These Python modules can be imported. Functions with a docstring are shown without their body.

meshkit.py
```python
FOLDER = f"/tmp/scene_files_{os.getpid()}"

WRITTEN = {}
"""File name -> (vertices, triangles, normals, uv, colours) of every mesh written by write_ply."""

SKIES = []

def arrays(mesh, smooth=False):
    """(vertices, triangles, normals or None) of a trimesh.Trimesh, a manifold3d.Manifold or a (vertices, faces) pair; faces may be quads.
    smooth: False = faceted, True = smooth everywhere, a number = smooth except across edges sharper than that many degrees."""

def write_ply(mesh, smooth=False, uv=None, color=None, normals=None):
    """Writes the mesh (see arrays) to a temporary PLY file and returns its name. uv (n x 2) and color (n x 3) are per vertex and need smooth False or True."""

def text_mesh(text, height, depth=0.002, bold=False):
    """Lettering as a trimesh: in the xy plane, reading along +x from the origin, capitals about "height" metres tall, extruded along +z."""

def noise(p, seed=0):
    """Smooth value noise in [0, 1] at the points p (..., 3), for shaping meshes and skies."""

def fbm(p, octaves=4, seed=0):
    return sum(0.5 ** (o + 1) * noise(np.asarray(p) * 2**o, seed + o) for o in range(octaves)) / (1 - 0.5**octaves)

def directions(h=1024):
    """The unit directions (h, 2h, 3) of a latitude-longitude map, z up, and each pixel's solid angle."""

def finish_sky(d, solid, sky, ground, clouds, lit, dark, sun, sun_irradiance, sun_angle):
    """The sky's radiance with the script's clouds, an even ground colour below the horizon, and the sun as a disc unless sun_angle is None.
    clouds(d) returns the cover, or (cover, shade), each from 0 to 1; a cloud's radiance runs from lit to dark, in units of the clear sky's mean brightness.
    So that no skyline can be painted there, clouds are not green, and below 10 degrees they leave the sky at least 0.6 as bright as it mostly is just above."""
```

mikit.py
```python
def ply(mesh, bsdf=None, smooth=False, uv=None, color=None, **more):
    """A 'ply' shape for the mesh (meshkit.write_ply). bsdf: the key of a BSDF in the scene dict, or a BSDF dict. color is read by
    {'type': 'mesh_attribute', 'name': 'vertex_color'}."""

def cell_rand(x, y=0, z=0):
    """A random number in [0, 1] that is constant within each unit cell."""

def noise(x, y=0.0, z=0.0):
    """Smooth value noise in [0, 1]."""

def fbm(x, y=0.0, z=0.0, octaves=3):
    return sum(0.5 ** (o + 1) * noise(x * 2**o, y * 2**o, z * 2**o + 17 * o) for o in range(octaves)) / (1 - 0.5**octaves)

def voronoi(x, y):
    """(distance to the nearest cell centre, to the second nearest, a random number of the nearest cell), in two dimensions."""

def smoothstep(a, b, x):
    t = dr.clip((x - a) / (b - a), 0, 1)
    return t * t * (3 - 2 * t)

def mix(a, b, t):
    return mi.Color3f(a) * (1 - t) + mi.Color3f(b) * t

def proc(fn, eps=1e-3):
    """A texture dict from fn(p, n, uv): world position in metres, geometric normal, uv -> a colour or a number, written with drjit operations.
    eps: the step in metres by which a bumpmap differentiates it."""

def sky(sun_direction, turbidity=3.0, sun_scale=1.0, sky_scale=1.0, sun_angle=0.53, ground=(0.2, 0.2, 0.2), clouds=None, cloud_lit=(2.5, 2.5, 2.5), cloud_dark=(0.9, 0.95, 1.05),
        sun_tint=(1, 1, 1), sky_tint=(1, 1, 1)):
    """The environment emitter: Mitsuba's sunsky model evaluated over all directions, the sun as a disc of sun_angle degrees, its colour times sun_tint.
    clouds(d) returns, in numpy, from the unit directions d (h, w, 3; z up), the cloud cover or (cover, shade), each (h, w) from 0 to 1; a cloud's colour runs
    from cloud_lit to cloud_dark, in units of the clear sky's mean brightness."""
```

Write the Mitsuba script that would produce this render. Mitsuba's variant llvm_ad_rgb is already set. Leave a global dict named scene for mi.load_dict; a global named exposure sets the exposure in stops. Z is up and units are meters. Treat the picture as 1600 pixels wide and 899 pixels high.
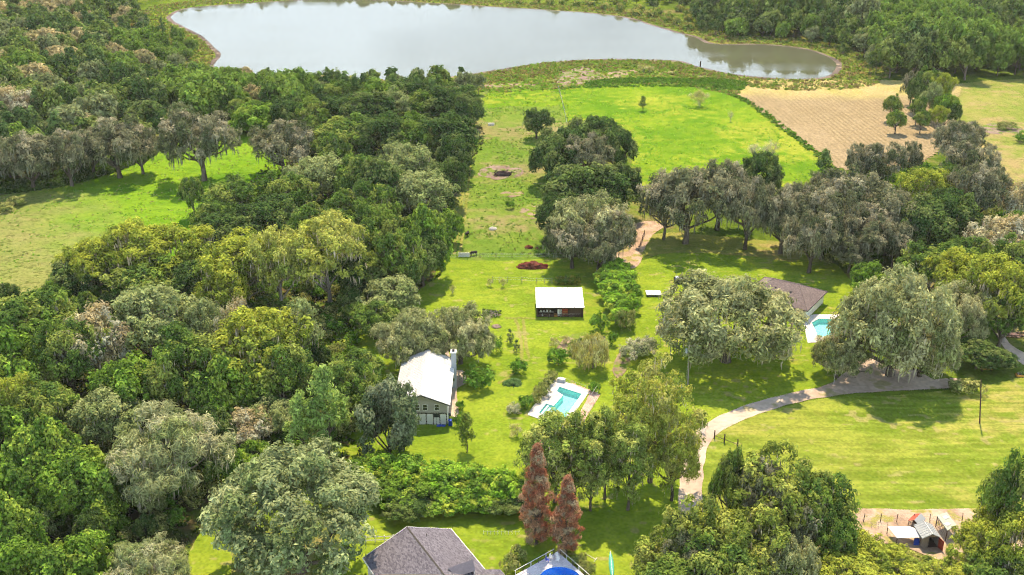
import math, numpy as np, trimesh, mitsuba as mi, mikit, meshkit
import drjit as dr
from shapely.geometry import Polygon, Point, LineString
from shapely import prepare, contains_xy
from mikit import noise, fbm, smoothstep, mix, proc, voronoi, cell_rand
T = mi.ScalarTransform4f
scene, labels = {}, {}

# ---------------------------------------------------------------- camera, sky, exposure
CAM_H, CAM_F, PITCH = 108.0, 1650.0, math.radians(23.4)      # metres, focal length for a 1600 px wide frame, pitch below the horizon
FW = np.array([0, math.cos(PITCH), -math.sin(PITCH)])
UP = np.array([0, math.sin(PITCH), math.cos(PITCH)])
scene['camera'] = {'type': 'perspective', 'fov_axis': 'x', 'fov': math.degrees(2 * math.atan(800 / CAM_F)), 'near_clip': 1.0, 'far_clip': 6000.0,
                   'medium': {'type': 'ref', 'id': 'air'},
                   'to_world': T().look_at(origin=[0, 0, CAM_H], target=[0, 100 * FW[1], CAM_H + 100 * FW[2]], up=[0, 0, 1])}
scene['air'] = {'type': 'homogeneous', 'albedo': {'type': 'rgb', 'value': [.94, .95, .96]}, 'sigma_t': .00005}
exposure = 2.38


def cumulus(d):
    """bright broken cumulus towards the horizon, thinner overhead"""
    z = np.clip(d[..., 2], 0.03, 1)
    q = np.stack([d[..., 0] / (z + .25), d[..., 1] / (z + .25), 0 * z], -1)
    n = meshkit.fbm(q * 2.3 + 11.3, 5, seed=4)
    cover = np.clip((n - .43) / .16, 0, 1) * np.clip(1.2 - z, 0, 1)
    haze = np.clip(1 - z / .55, 0, 1) ** .45
    cover = np.maximum(cover, haze * .95)
    low = np.clip((.215 - d[..., 2]) / .10, 0, 1) * .8          # far haze under the clouds is dimmer and bluer
    return cover, np.clip(low + np.clip(meshkit.fbm(q * 2.2 + 3, 4, seed=9) - .42, 0, 1) * 1.6, 0, 1)


scene['sky'] = mikit.sky((0.03, 0.50, 0.866), turbidity=3, clouds=cumulus, cloud_lit=(4.6, 5.3, 5.9), cloud_dark=(2.0, 2.35, 2.75), sun_tint=(1.06, 1.0, .9))

# ---------------------------------------------------------------- helpers


def P(x, y, z=0.0):
    """the place at height z seen at pixel (x, y) of the 1600 x 899 photograph"""
    d = np.array([(x - 800) / CAM_F, 0, 0]) - UP * (y - 449.5) / CAM_F + FW
    return np.array([0, 0, CAM_H]) + d * (z - CAM_H) / d[2]


def PX(q):
    d = np.asarray(q, float) - [0, 0, CAM_H]
    return 800 + CAM_F * d[0] / (d @ FW), 449.5 - CAM_F * (d @ UP) / (d @ FW)


def depth_scale(q):
    return CAM_F / float((np.asarray(q, float) - [0, 0, CAM_H]) @ FW)


used = {}


def fresh(name):
    n = used.get(name, -1) + 1
    used[name] = n
    return name if n == 0 else f'{name}_{n:03d}'


def tag(k, label=None, cat=None, group=None, kind=None):
    labels[k] = {a: b for a, b in (('label', label), ('category', cat), ('group', group), ('kind', kind)) if b}
    return k


def thing(name, label, cat, group=None):
    return tag(fresh(name), label, cat, group)


def add(name, mesh, mat, parent=None, smooth=False, label=None, kind=None, **kw):
    k = fresh(f'{parent}__{name}' if parent else name)
    if isinstance(mesh, list):
        mesh = cat(mesh)
    scene[k] = mikit.ply(mesh, mat, smooth=smooth, **kw)
    if label or kind:
        tag(k, label, kind=kind)
    return k


def cat(ms):
    return trimesh.util.concatenate([trimesh.Trimesh(m[0], m[1], process=False) if isinstance(m, tuple) else m for m in ms])


def box(sx, sy, sz, c=(0, 0, 0), rz=0.0):
    """a box that stands on c (its bottom centre)"""
    m = trimesh.creation.box((sx, sy, sz))
    m.apply_translation((0, 0, sz / 2))
    if rz:
        m.apply_transform(trimesh.transformations.rotation_matrix(rz, (0, 0, 1)))
    m.apply_translation(c)
    return m


def frame(x, y, z=0.0, rz=0.0):
    M = trimesh.transformations.rotation_matrix(rz, (0, 0, 1))
    M[:3, 3] = x, y, z
    return M


def mv(m, M):
    m = m.copy()
    m.apply_transform(M)
    return m


def tube(pts, radii, sides=7):
    p = np.asarray(pts, float)
    radii = np.broadcast_to(np.asarray(radii, float), (len(p),))
    t = np.gradient(p, axis=0)
    t /= np.linalg.norm(t, axis=1, keepdims=True) + 1e-12
    a = np.cross(t, np.where(np.abs(t[:, 2:]) < .9, [0, 0, 1.], [1., 0, 0]))
    a /= np.linalg.norm(a, axis=1, keepdims=True) + 1e-12
    b, ang = np.cross(t, a), np.arange(sides) * 2 * np.pi / sides
    v = p[:, None] + radii[:, None, None] * (np.cos(ang)[None, :, None] * a[:, None] + np.sin(ang)[None, :, None] * b[:, None])
    i, j = np.meshgrid(np.arange(len(p) - 1), np.arange(sides), indexing='ij')
    i, j = i.ravel(), j.ravel()
    q0, q1, q2, q3 = i * sides + j, i * sides + (j + 1) % sides, (i + 1) * sides + (j + 1) % sides, (i + 1) * sides + j
    f = np.vstack([np.stack([q0, q2, q1], 1), np.stack([q0, q3, q2], 1)])
    n = len(p) * sides
    v = np.vstack([v.reshape(-1, 3), p[:1], p[-1:]])
    k = np.arange(sides)
    f = np.vstack([f, np.stack([k * 0 + n, k, (k + 1) % sides], 1), np.stack([k * 0 + n + 1, (len(p) - 1) * sides + (k + 1) % sides, (len(p) - 1) * sides + k], 1)])
    return trimesh.Trimesh(v, f, process=False)


def poly3(pts, th=0.0):
    """a planar polygon given by 3D corners (convex), made a slab of thickness th below it"""
    v = np.asarray(pts, float)
    n = np.cross(v[1] - v[0], v[2] - v[0])
    n /= np.linalg.norm(n)
    k = len(v)
    if th == 0:
        return trimesh.Trimesh(v, [[0, i, i + 1] for i in range(1, k - 1)], process=False)
    w = v - n * th
    f = [[0, i, i + 1] for i in range(1, k - 1)] + [[k, k + i + 1, k + i] for i in range(1, k - 1)]
    for i in range(k):
        j = (i + 1) % k
        f += [[i, k + i, k + j], [i, k + j, j]]
    return trimesh.Trimesh(np.vstack([v, w]), f, process=False)


def smooth_ring(pts, n=6, closed=True):
    p = np.asarray(pts, float)
    out = []
    k = len(p)
    for i in range(k if closed else k - 1):
        if closed:
            a, b, c, d = p[i - 1], p[i], p[(i + 1) % k], p[(i + 2) % k]
        else:
            a, b, c, d = p[max(i - 1, 0)], p[i], p[i + 1], p[min(i + 2, k - 1)]
        for t in np.arange(n) / n:
            out.append(.5 * (2 * b + (c - a) * t + (2 * a - 5 * b + 4 * c - d) * t * t + (3 * b - a - 3 * c + d) * t ** 3))
    if not closed:
        out.append(p[-1])
    return np.array(out)


def wiggle(xy, amp, wave, seed=0):
    """resamples a closed outline finely and lets it wander like a grown edge"""
    L = LineString(np.vstack([xy, xy[:1]]))
    n = max(int(L.length / (wave * .3)), 12)
    q = np.array([L.interpolate(i / n, normalized=True).coords[0] for i in range(n)])
    q3 = np.c_[q, q[:, :1] * 0]
    d = np.stack([meshkit.fbm(q3 / wave + 7.7, 3, seed) - .5, meshkit.fbm(q3 / wave + 31.1, 3, seed + 5) - .5], 1)
    return q + d * 2 * amp


def ground_poly(px, amp=0, wave=3, n=5, seed=0, smooth=True):
    xy = np.array([P(*q)[:2] for q in px])
    if smooth:
        xy = smooth_ring(xy, n)
    if amp:
        xy = wiggle(xy, amp, wave, seed)
    g = Polygon(xy)
    return g if g.is_valid else g.buffer(0)


def sheet(name, poly, z, mat, **kw):
    ms = []
    for g in getattr(poly, 'geoms', [poly]):
        if g.is_empty or g.area < .01:
            continue
        v, f = trimesh.creation.triangulate_polygon(g, engine='earcut')
        a = v[f[:, 1]] - v[f[:, 0]]
        b = v[f[:, 2]] - v[f[:, 0]]
        flip = a[:, 0] * b[:, 1] - a[:, 1] * b[:, 0] < 0
        f[flip] = f[flip][:, ::-1]
        ms.append(trimesh.Trimesh(np.c_[v, np.full(len(v), z)], f, process=False))
    return add(name, cat(ms), mat, **kw)


def rgb(*c):
    return {'type': 'rgb', 'value': list(c)}


def mat(name, color, rough=.7, spec=.3, metallic=0.0, bump=None, bump_scale=.02, two=True, **kw):
    b = {'type': 'principled', 'base_color': rgb(*color) if isinstance(color, tuple) else color, 'roughness': rough, 'specular': spec, 'metallic': metallic, **kw}
    if bump:
        b = {'type': 'bumpmap', 'nested_texture': bump, 'scale': bump_scale, 'bsdf': b}
    scene[name] = {'type': 'twosided', 'bsdf': b} if two else b
    return name


def flat(name, color):
    scene[name] = {'type': 'twosided', 'bsdf': {'type': 'diffuse', 'reflectance': rgb(*color) if isinstance(color, tuple) else color}}
    return name

# ---------------------------------------------------------------- materials of the ground


def grass_fn(a, b, dry, dry_at=.62, speck=.3, scale=1.0):
    def fn(p, n, uv):
        x, y = p.x * scale, p.y * scale
        big = fbm(x / 19, y / 19, 3.1)
        mid = fbm(x / 3.1, y / 3.1, 1.7, octaves=3)
        fine = noise(x / .45, y / .45, .3)
        c = mix(a, b, smoothstep(.3, .7, .5 * big + .5 * mid))
        c = mix(c, dry, smoothstep(dry_at - .1, dry_at + .12, .6 * fbm(x / 33, y / 27, 9.2) + .4 * mid))
        dark = smoothstep(.60, .78, .5 * noise(x / 1.3, y / 1.0, 5) + .5 * noise(x / .5, y / .4, 8)) * speck
        return c * (.78 + .44 * fine) * (1 - .75 * dark)
    return proc(fn)


def lawn_fn(a, b, dry, stripe=0.0, dry_at=.66):
    def fn(p, n, uv):
        x, y = p.x, p.y
        big = fbm(x / 14, y / 9, 2.3)
        mid = fbm(x / 2.4, y / 1.7, 4.4)
        s = .6 * fbm(x / 13, y / .8 + 3 * fbm(x / 30, y / 30, 2), 6.1, octaves=3) + .4 * fbm(x / 5, y / 2.2, 1.1)
        t = .45 * big + .35 * mid + .2 * s
        c = mix(a, b, smoothstep(.35, .65, t))
        c = mix(c, dry, smoothstep(dry_at - .12, dry_at + .1, .55 * fbm(x / 21, y / 13, 12.7) + .2 * mid + .25 * s))
        c = c * (1 + stripe * (smoothstep(.3, .7, s) - .5))
        spot = smoothstep(.66, .78, .55 * noise(x / 1.6, y / 1.2, 3) + .45 * fbm(x / 7, y / 6, 2))
        c = mix(c, (.30, .27, .11), spot * .6)
        return c * (.82 + .36 * noise(x / .4, y / .4, 1))
    return proc(fn)


def soil_fn(a, b, scale=1.0, weed=None, weed_at=.6):
    def fn(p, n, uv):
        x, y = p.x * scale, p.y * scale
        c = mix(a, b, smoothstep(.3, .7, fbm(x / 3.3, y / 3.3, .9)))
        if weed:
            c = mix(c, weed, smoothstep(weed_at - .06, weed_at + .08, fbm(x / 1.9, y / 1.9, 7.3)))
        return c * (.86 + .28 * noise(x / .35, y / .35, 2))
    return proc(fn)


flat('ground_mat', grass_fn((.06, .105, .012), (.13, .19, .02), (.2, .17, .07), .6))
flat('litter_mat', soil_fn((.10, .075, .035), (.06, .07, .02), 1, (.09, .14, .02), .55))
flat('pasture_mat', grass_fn((.10, .235, .012), (.20, .34, .02), (.31, .27, .12), .60, .65))
def left_pasture(p, n, uv):
    base = grass_a(p, n, uv)
    t = smoothstep(-14, 26, -(p.x + 102) - .62 * (p.y - 262) + 42 * (fbm(p.x / 17, p.y / 12, 3) - .5))
    dry = mix((.25, .21, .095), (.16, .20, .05), fbm(p.x / 5, p.y / 2.6, 6))
    dark = smoothstep(.58, .75, .5 * noise(p.x / 2.1, p.y / 1.1, 5) + .5 * noise(p.x / .8, p.y / .5, 8))
    return mix(base, dry * (.75 + .5 * noise(p.x / .5, p.y / .5, 1)) * (1 - .5 * dark), t * .8)
def grass_a(p, n, uv):
    x, y = p.x, p.y
    mid = fbm(x / 4.1, y / 2.2, 1.7)
    c = mix((.095, .215, .012), (.165, .285, .018), smoothstep(.3, .7, .45 * fbm(x / 19, y / 15, 3) + .55 * mid))
    dark = smoothstep(.58, .76, .5 * noise(x / 1.7, y / 1.0, 5) + .5 * noise(x / .6, y / .5, 8))
    return c * (.82 + .36 * noise(x / .45, y / .45, .3)) * (1 - .25 * dark)
flat('left_pasture_mat', proc(left_pasture))
flat('rich_pasture_mat', grass_fn((.09, .195, .011), (.17, .265, .018), (.26, .30, .035), .54, .15))
flat('rough_pasture_mat', grass_fn((.10, .18, .022), (.165, .235, .036), (.23, .21, .09), .585, .3))
flat('lawn_mat', lawn_fn((.135, .215, .016), (.22, .29, .026), (.30, .28, .06)))
flat('mown_mat', lawn_fn((.135, .20, .02), (.225, .26, .04), (.30, .265, .08), .26, .62))
flat('dry_grass_mat', grass_fn((.17, .22, .04), (.25, .255, .07), (.30, .24, .11), .54, .3))
flat('reed_mat', grass_fn((.10, .165, .022), (.18, .215, .04), (.22, .17, .06), .60, .25))
flat('path_mat', soil_fn((.40, .32, .25), (.50, .42, .34), .6, (.30, .27, .14), .66))
flat('worn_mat', lawn_fn((.18, .21, .04), (.25, .25, .065), (.31, .26, .11)))
flat('soil_mat', soil_fn((.34, .245, .175), (.45, .35, .26), 1, (.28, .26, .08), .6))
flat('patch_mat', soil_fn((.215, .165, .115), (.30, .235, .165), 1, (.15, .215, .03), .50))
flat('mud_mat', soil_fn((.10, .085, .075), (.17, .14, .12), .5, (.3, .25, .19), .66))
flat('pink_weed_mat', soil_fn((.215, .16, .135), (.27, .21, .175), 1, (.14, .20, .04), .52))
flat('mulch_mat', soil_fn((.10, .028, .022), (.17, .06, .045), 2))


def field_fn(p, n, uv):
    # uv.x: position across the rows in rows, uv.y: along
    c = mix((.25, .195, .112), (.325, .26, .16), .5 * fbm(p.x / 26, p.y / 19, 2) + .5 * fbm(p.x / 4, p.y / 6, 2))
    stub = smoothstep(.2, .42, dr.abs(uv.x - dr.floor(uv.x) - .5)) * smoothstep(.2, .55, fbm(p.x / 5, p.y / 14, 8))
    c = mix(c, (.185, .15, .07), stub * (.25 + .5 * fbm(p.x / 14, p.y / 10, 3.3)))
    far = smoothstep(455, 480, p.y + 26 * (fbm(p.x / 22, p.y / 22, 4) - .5))
    c = mix(c, mix((.31, .30, .08), (.42, .33, .17), fbm(p.x / 5, p.y / 7, 3)), far)
    return c * (.8 + .4 * noise(p.x / .6, p.y / .6, 3))


flat('field_mat', proc(field_fn))

# ---------------------------------------------------------------- the setting: ground, lake, fields, lawns, drive
ZP = .16                                                     # height of the pool decks above the grass
pool_px = [(874.2, 604.7), (909, 615.8), (882, 654), (841.7, 645.5), (853.3, 631), (865, 634.6), (880, 618), (870, 611.5)]
pool2_px = [(1268, 504), (1280, 498), (1316, 499), (1324, 511), (1298, 524), (1278, 527), (1274, 515)]
PITS = Polygon([P(*q, ZP)[:2] for q in pool_px]).union(Polygon([P(*q, ZP)[:2] for q in pool2_px]))
sheet('ground', Polygon([(-3000, -300), (3000, -300), (3000, 4000), (-3000, 4000)]).difference(PITS), 0, 'ground_mat', kind='structure', label='wild grassy ground under the woods around the lake')

LAKE_PX = [(268, 25), (272, 33), (290, 44), (316, 58), (336, 76), (346, 88), (338, 96), (333, 106), (346, 114), (375, 121), (430, 124.5), (520, 125), (600, 125), (660, 123), (720, 118),
           (790, 107), (860, 97), (920, 93), (1000, 93), (1060, 95), (1092, 105), (1140, 115), (1200, 122), (1255, 124), (1288, 120), (1306, 109), (1305, 98), (1286, 86), (1255, 77), (1200, 71),
           (1110, 69), (1084, 58), (1040, 47), (985, 30), (930, 22), (880, 18), (800, 13), (700, 7), (620, 2.5), (550, .5), (470, 1), (400, 5), (340, 9), (295, 13)]
lake_poly = ground_poly(LAKE_PX, 1.3, 14, 6, 3)
pastures = dict(
    left=ground_poly([(-80, 300), (0, 302), (100, 280), (240, 235), (370, 196), (420, 196), (445, 262), (340, 372), (200, 450), (80, 490), (-80, 510)], 2.0, 9, 4, 1),
    rich=ground_poly([(876, 138), (1000, 131), (1100, 138), (1160, 158), (1215, 198), (1282, 248), (1280, 275), (1180, 300), (1000, 300), (985, 230), (930, 190), (892, 195), (873, 160)], 1.0, 6, 4, 2),
    rough=ground_poly([(756, 142), (820, 132), (878, 137), (888, 195), (862, 240), (860, 300), (885, 380), (885, 402), (690, 402.5), (690, 340), (722, 260), (733, 190), (748, 160)], .5, 6, 4, 3))
lawns = dict(
    house=ground_poly([(690, 403), (780, 403), (930, 402.5), (1000, 408), (1060, 392), (1240, 388), (1330, 440), (1330, 600), (1200, 628), (1110, 668), (1080, 700), (1075, 780), (1000, 812), (800, 770), (640, 745), (545, 735), (470, 600), (500, 530), (640, 462), (680, 430)], .5, 4, 3, 4),
    front=ground_poly([(1093, 770), (1094, 715), (1109, 681), (1150, 657), (1230, 635), (1300, 621), (1400, 618), (1520, 606), (1720, 585), (1720, 804), (1340, 799), (1180, 810)], .35, 3, 4, 5),
    near=ground_poly([(555, 812), (800, 806), (1120, 806), (1130, 1000), (540, 1000)], .4, 3, 3, 6),
    gap=ground_poly([(270, 960), (292, 870), (335, 805), (375, 760), (415, 735), (430, 760), (400, 815), (365, 870), (350, 960)], .7, 3, 4, 7))
field_poly = ground_poly([(1152, 126), (1280, 125.5), (1420, 127), (1500, 132), (1492, 165), (1488, 205), (1440, 255), (1330, 268), (1283, 242), (1215, 193), (1168, 159), (1148, 140)], .5, 8, 3, 8)
dry_poly = ground_poly([(1484, 132), (1720, 132), (1720, 320), (1600, 300), (1555, 285), (1530, 235), (1486, 205), (1490, 165)], 1.2, 8, 3, 9)
meadow_poly = ground_poly([(212, 38), (232, 19), (320, 7), (420, -2), (420, 4), (300, 13), (270, 24), (262, 42)], 1, 8, 3, 10)
DRIVE_PX = [(1078, 800), (1081, 745), (1086, 705), (1100, 680), (1122, 664), (1158, 647), (1210, 630), (1265, 617), (1320, 609), (1380, 604), (1440, 602), (1500, 598)]
drive_line = LineString(smooth_ring([P(*q)[:2] for q in DRIVE_PX], 8, closed=False))
drive_poly = drive_line.buffer(2.0)
drive_poly = Polygon(wiggle(np.array(drive_poly.exterior.coords)[:-1], .45, 3, 21)).buffer(0)
yard_poly = ground_poly([(1275, 614), (1305, 594), (1345, 560), (1400, 572), (1440, 584), (1462, 600), (1450, 607), (1400, 609), (1330, 612)], .9, 4, 4, 22)
drive_poly = drive_poly.union(yard_poly)

sheet('shore_reeds', lake_poly.buffer(26), .03, 'reed_mat', kind='structure', label='strip of low reeds and marsh grass around the lake')
sheet('lake_shore', Polygon(wiggle(np.array(lake_poly.buffer(2.6).exterior.coords)[:-1], 1.6, 12, 33)).buffer(0).union(ground_poly([(322, 112), (330, 100), (346, 88), (352, 98), (345, 108), (372, 116), (350, 119)], .8, 6, 4, 3)), .06, 'mud_mat', kind='structure', label='bare muddy rim of the lake')
sheet('lakeshore_meadow', meadow_poly, .05, 'rich_pasture_mat', kind='structure', label='bright green grass at the far left end of the lake')
water = {'type': 'principled', 'base_color': rgb(.075, .08, .05), 'roughness': proc(lambda p, n, uv: .035 + .10 * smoothstep(.42, .68, fbm(p.x / 70, p.y / 16, 2))), 'eta': 1.36}
scene['water_mat'] = water
sheet('lake', lake_poly, .10, 'water_mat', kind='structure', label='pale reflecting water of the lake')
sheet('left_pasture', pastures['left'], .04, 'left_pasture_mat', kind='structure', label='green and straw coloured pasture left of the wood')
sheet('lakeside_scrub', ground_poly([(756, 145), (740, 128), (780, 112), (850, 99), (930, 94.5), (1000, 94.5), (1060, 97), (1100, 110), (1150, 121), (1152, 150), (1100, 142), (1000, 134), (880, 140)], .8, 7, 4, 11), .04, 'reed_mat', kind='structure', label='scrubby strip between the lake and the bright pasture')
sheet('far_pasture', pastures['rich'], .06, 'rich_pasture_mat', kind='structure', label='bright green pasture below the lake')
sheet('fallow_strip', ground_poly([(768, 143), (870, 140), (872, 165), (800, 166), (760, 168)], .6, 6, 4, 13), .07, 'rich_pasture_mat', kind='structure', label='bright green patch left of the fence line')
sheet('centre_pasture', pastures['rough'], .05, 'rough_pasture_mat', kind='structure', label='rough tufted pasture strip behind the lawn')
sheet('lawn', lawns['house'].difference(PITS), .04, 'lawn_mat', kind='structure', label='bright lawn around the white house and pole barn')
sheet('front_lawn', lawns['front'], .05, 'mown_mat', kind='structure', label='mown striped lawn inside the bend of the drive')
sheet('near_lawn', lawns['near'], .03, 'lawn_mat', kind='structure', label='lawn behind the nearest house')
sheet('woodland_gap', lawns['gap'], .04, 'lawn_mat', kind='structure', label='grassy gap between two big trees at lower left')
sheet('dry_field', dry_poly, .07, 'dry_grass_mat', kind='structure', label='dry yellow green field on the right')
sheet('side_yard', ground_poly([(1003, 372), (1060, 364), (1150, 372), (1240, 382), (1246, 408), (1180, 402), (1100, 396), (1050, 396), (1004, 398)], .7, 4, 4, 19), .065, 'worn_mat', kind='structure', label='dry sunlit grass behind the mossy row')
sheet('driveway', drive_poly, .08, 'path_mat', kind='structure', label='pale curved dirt drive with a wide sandy yard')
wood_px = [(-120, 470), (60, 480), (200, 452), (330, 385), (420, 250), (560, 190), (745, 190), (742, 260), (715, 300), (700, 400), (692, 430), (640, 462), (560, 520), (560, 700), (560, 740), (430, 760), (370, 800), (280, 960), (-200, 1000)]
wood_poly = ground_poly(wood_px, 1, 5, 3, 14)
sheet('woodland_floor', wood_poly.difference(lawns['gap']), .015, 'litter_mat', kind='structure', label='shaded leaf littered floor of the woods')
sheet('dirt_strip', ground_poly([(1322, 799), (1420, 797), (1552, 798), (1560, 830), (1640, 850), (1640, 900), (1480, 880), (1400, 850), (1335, 850)], .3, 2, 4, 15), .09, 'soil_mat', kind='structure', label='bare sandy run along the fence by the sheds')
sheet('barn_yard', ground_poly([(955, 392), (968, 368), (1000, 347), (1042, 350), (1020, 368), (1008, 388), (1000, 412), (985, 420), (965, 412)], .6, 4, 4, 16), .07, 'soil_mat', kind='structure', label='reddish bare yard behind the oaks')
sheet('side_path', ground_poly([(1556, 525), (1566, 524), (1592, 548), (1660, 575), (1660, 600), (1590, 565)], .3, 3, 4, 17), .06, 'path_mat', kind='structure', label='worn sandy path at the right edge')
PATCHES = Polygon()
for k, (px, m, lab) in enumerate([
        ([(868, 128), (880, 110), (915, 106), (940, 115), (938, 126), (905, 133), (880, 136)], 'pink_weed_mat', 'pinkish weedy patch near the lake shore'),
        ([(938, 124), (950, 114), (985, 109), (1000, 113), (975, 120), (945, 128)], 'patch_mat', 'sandy streak right of the pinkish weedy patch'),
        ([(1015, 113), (1060, 112), (1066, 115), (1030, 116)], 'patch_mat', 'thin sandy streak near the lake shore'),
        ([(1080, 116), (1118, 122), (1112, 126), (1084, 119)], 'patch_mat', 'sandy streak nearest the ploughed field'),
        ([(745, 132), (830, 131), (826, 136), (760, 137)], 'patch_mat', 'sandy track end at the top of the pasture strip'),
        ([(748, 268), (768, 260), (800, 260), (818, 268), (816, 276), (790, 281), (762, 279)], 'pink_weed_mat', 'bare ring of ash around the brush pile'),
        ([(780, 303), (800, 298), (818, 300), (815, 306), (795, 308)], 'patch_mat', 'bare patch below the brush pile'),
        ([(812, 330), (826, 322), (840, 326), (838, 345), (822, 340)], 'patch_mat', 'bare patch beside the dark oaks'),
        ([(1527, 202), (1545, 195), (1580, 195), (1600, 203), (1585, 208), (1545, 208)], 'pink_weed_mat', 'bare ring around the lone bush in the dry field'),
        ([(868, 546), (885, 528), (915, 520), (950, 530), (945, 548), (915, 556), (885, 556)], 'patch_mat', 'mulched bed under the palm'),
        ([(958, 570), (968, 552), (978, 548), (985, 560), (975, 585), (962, 590)], 'patch_mat', 'worn patch beside the pool garden'),
        ([(697, 520), (694, 600), (700, 645), (716, 650), (714, 610), (728, 600), (724, 580), (706, 575)], 'path_mat', 'paved patio along the white house'),
        ([(795, 645), (805, 638), (816, 640), (812, 648)], 'patch_mat', 'small bare spot on the lawn')]):
    PATCHES = PATCHES.union(ground_poly(px).buffer(-.5))
    sheet('bare_patch', ground_poly(px, .2 if m == 'path_mat' else .5 + .012 * max(0, P(*px[0])[1] - 200), 3.5, 4, 40 + k), .10 + .004 * k, m, kind='structure', label=lab)
for dx in (-.8, .8):
    ln = LineString(smooth_ring([P(*q)[:2] + (dx, 0) for q in [(741, 205), (733, 250), (728, 290), (722, 340), (714, 398)]], 8, closed=False)).buffer(.45)
    sheet('wheel_track', Polygon(wiggle(np.array(ln.exterior.coords)[:-1], .3, 2, 5)).buffer(0), .09, 'worn_mat', kind='structure', label='worn wheel track along the pasture strip')
for ln_px in ([(806, 500), (812, 520), (815, 560), (800, 585), (780, 600)], [(870, 500), (830, 498), (790, 497)], [(818, 500), (822, 540), (828, 560)]):
    ln = LineString(smooth_ring([P(*q)[:2] for q in ln_px], 8, closed=False)).buffer(.4)
    sheet('wheel_track', Polygon(wiggle(np.array(ln.exterior.coords)[:-1], .35, 2, 8)).buffer(0), .085, 'worn_mat', kind='structure', label='faint worn track across the lawn')

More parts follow.
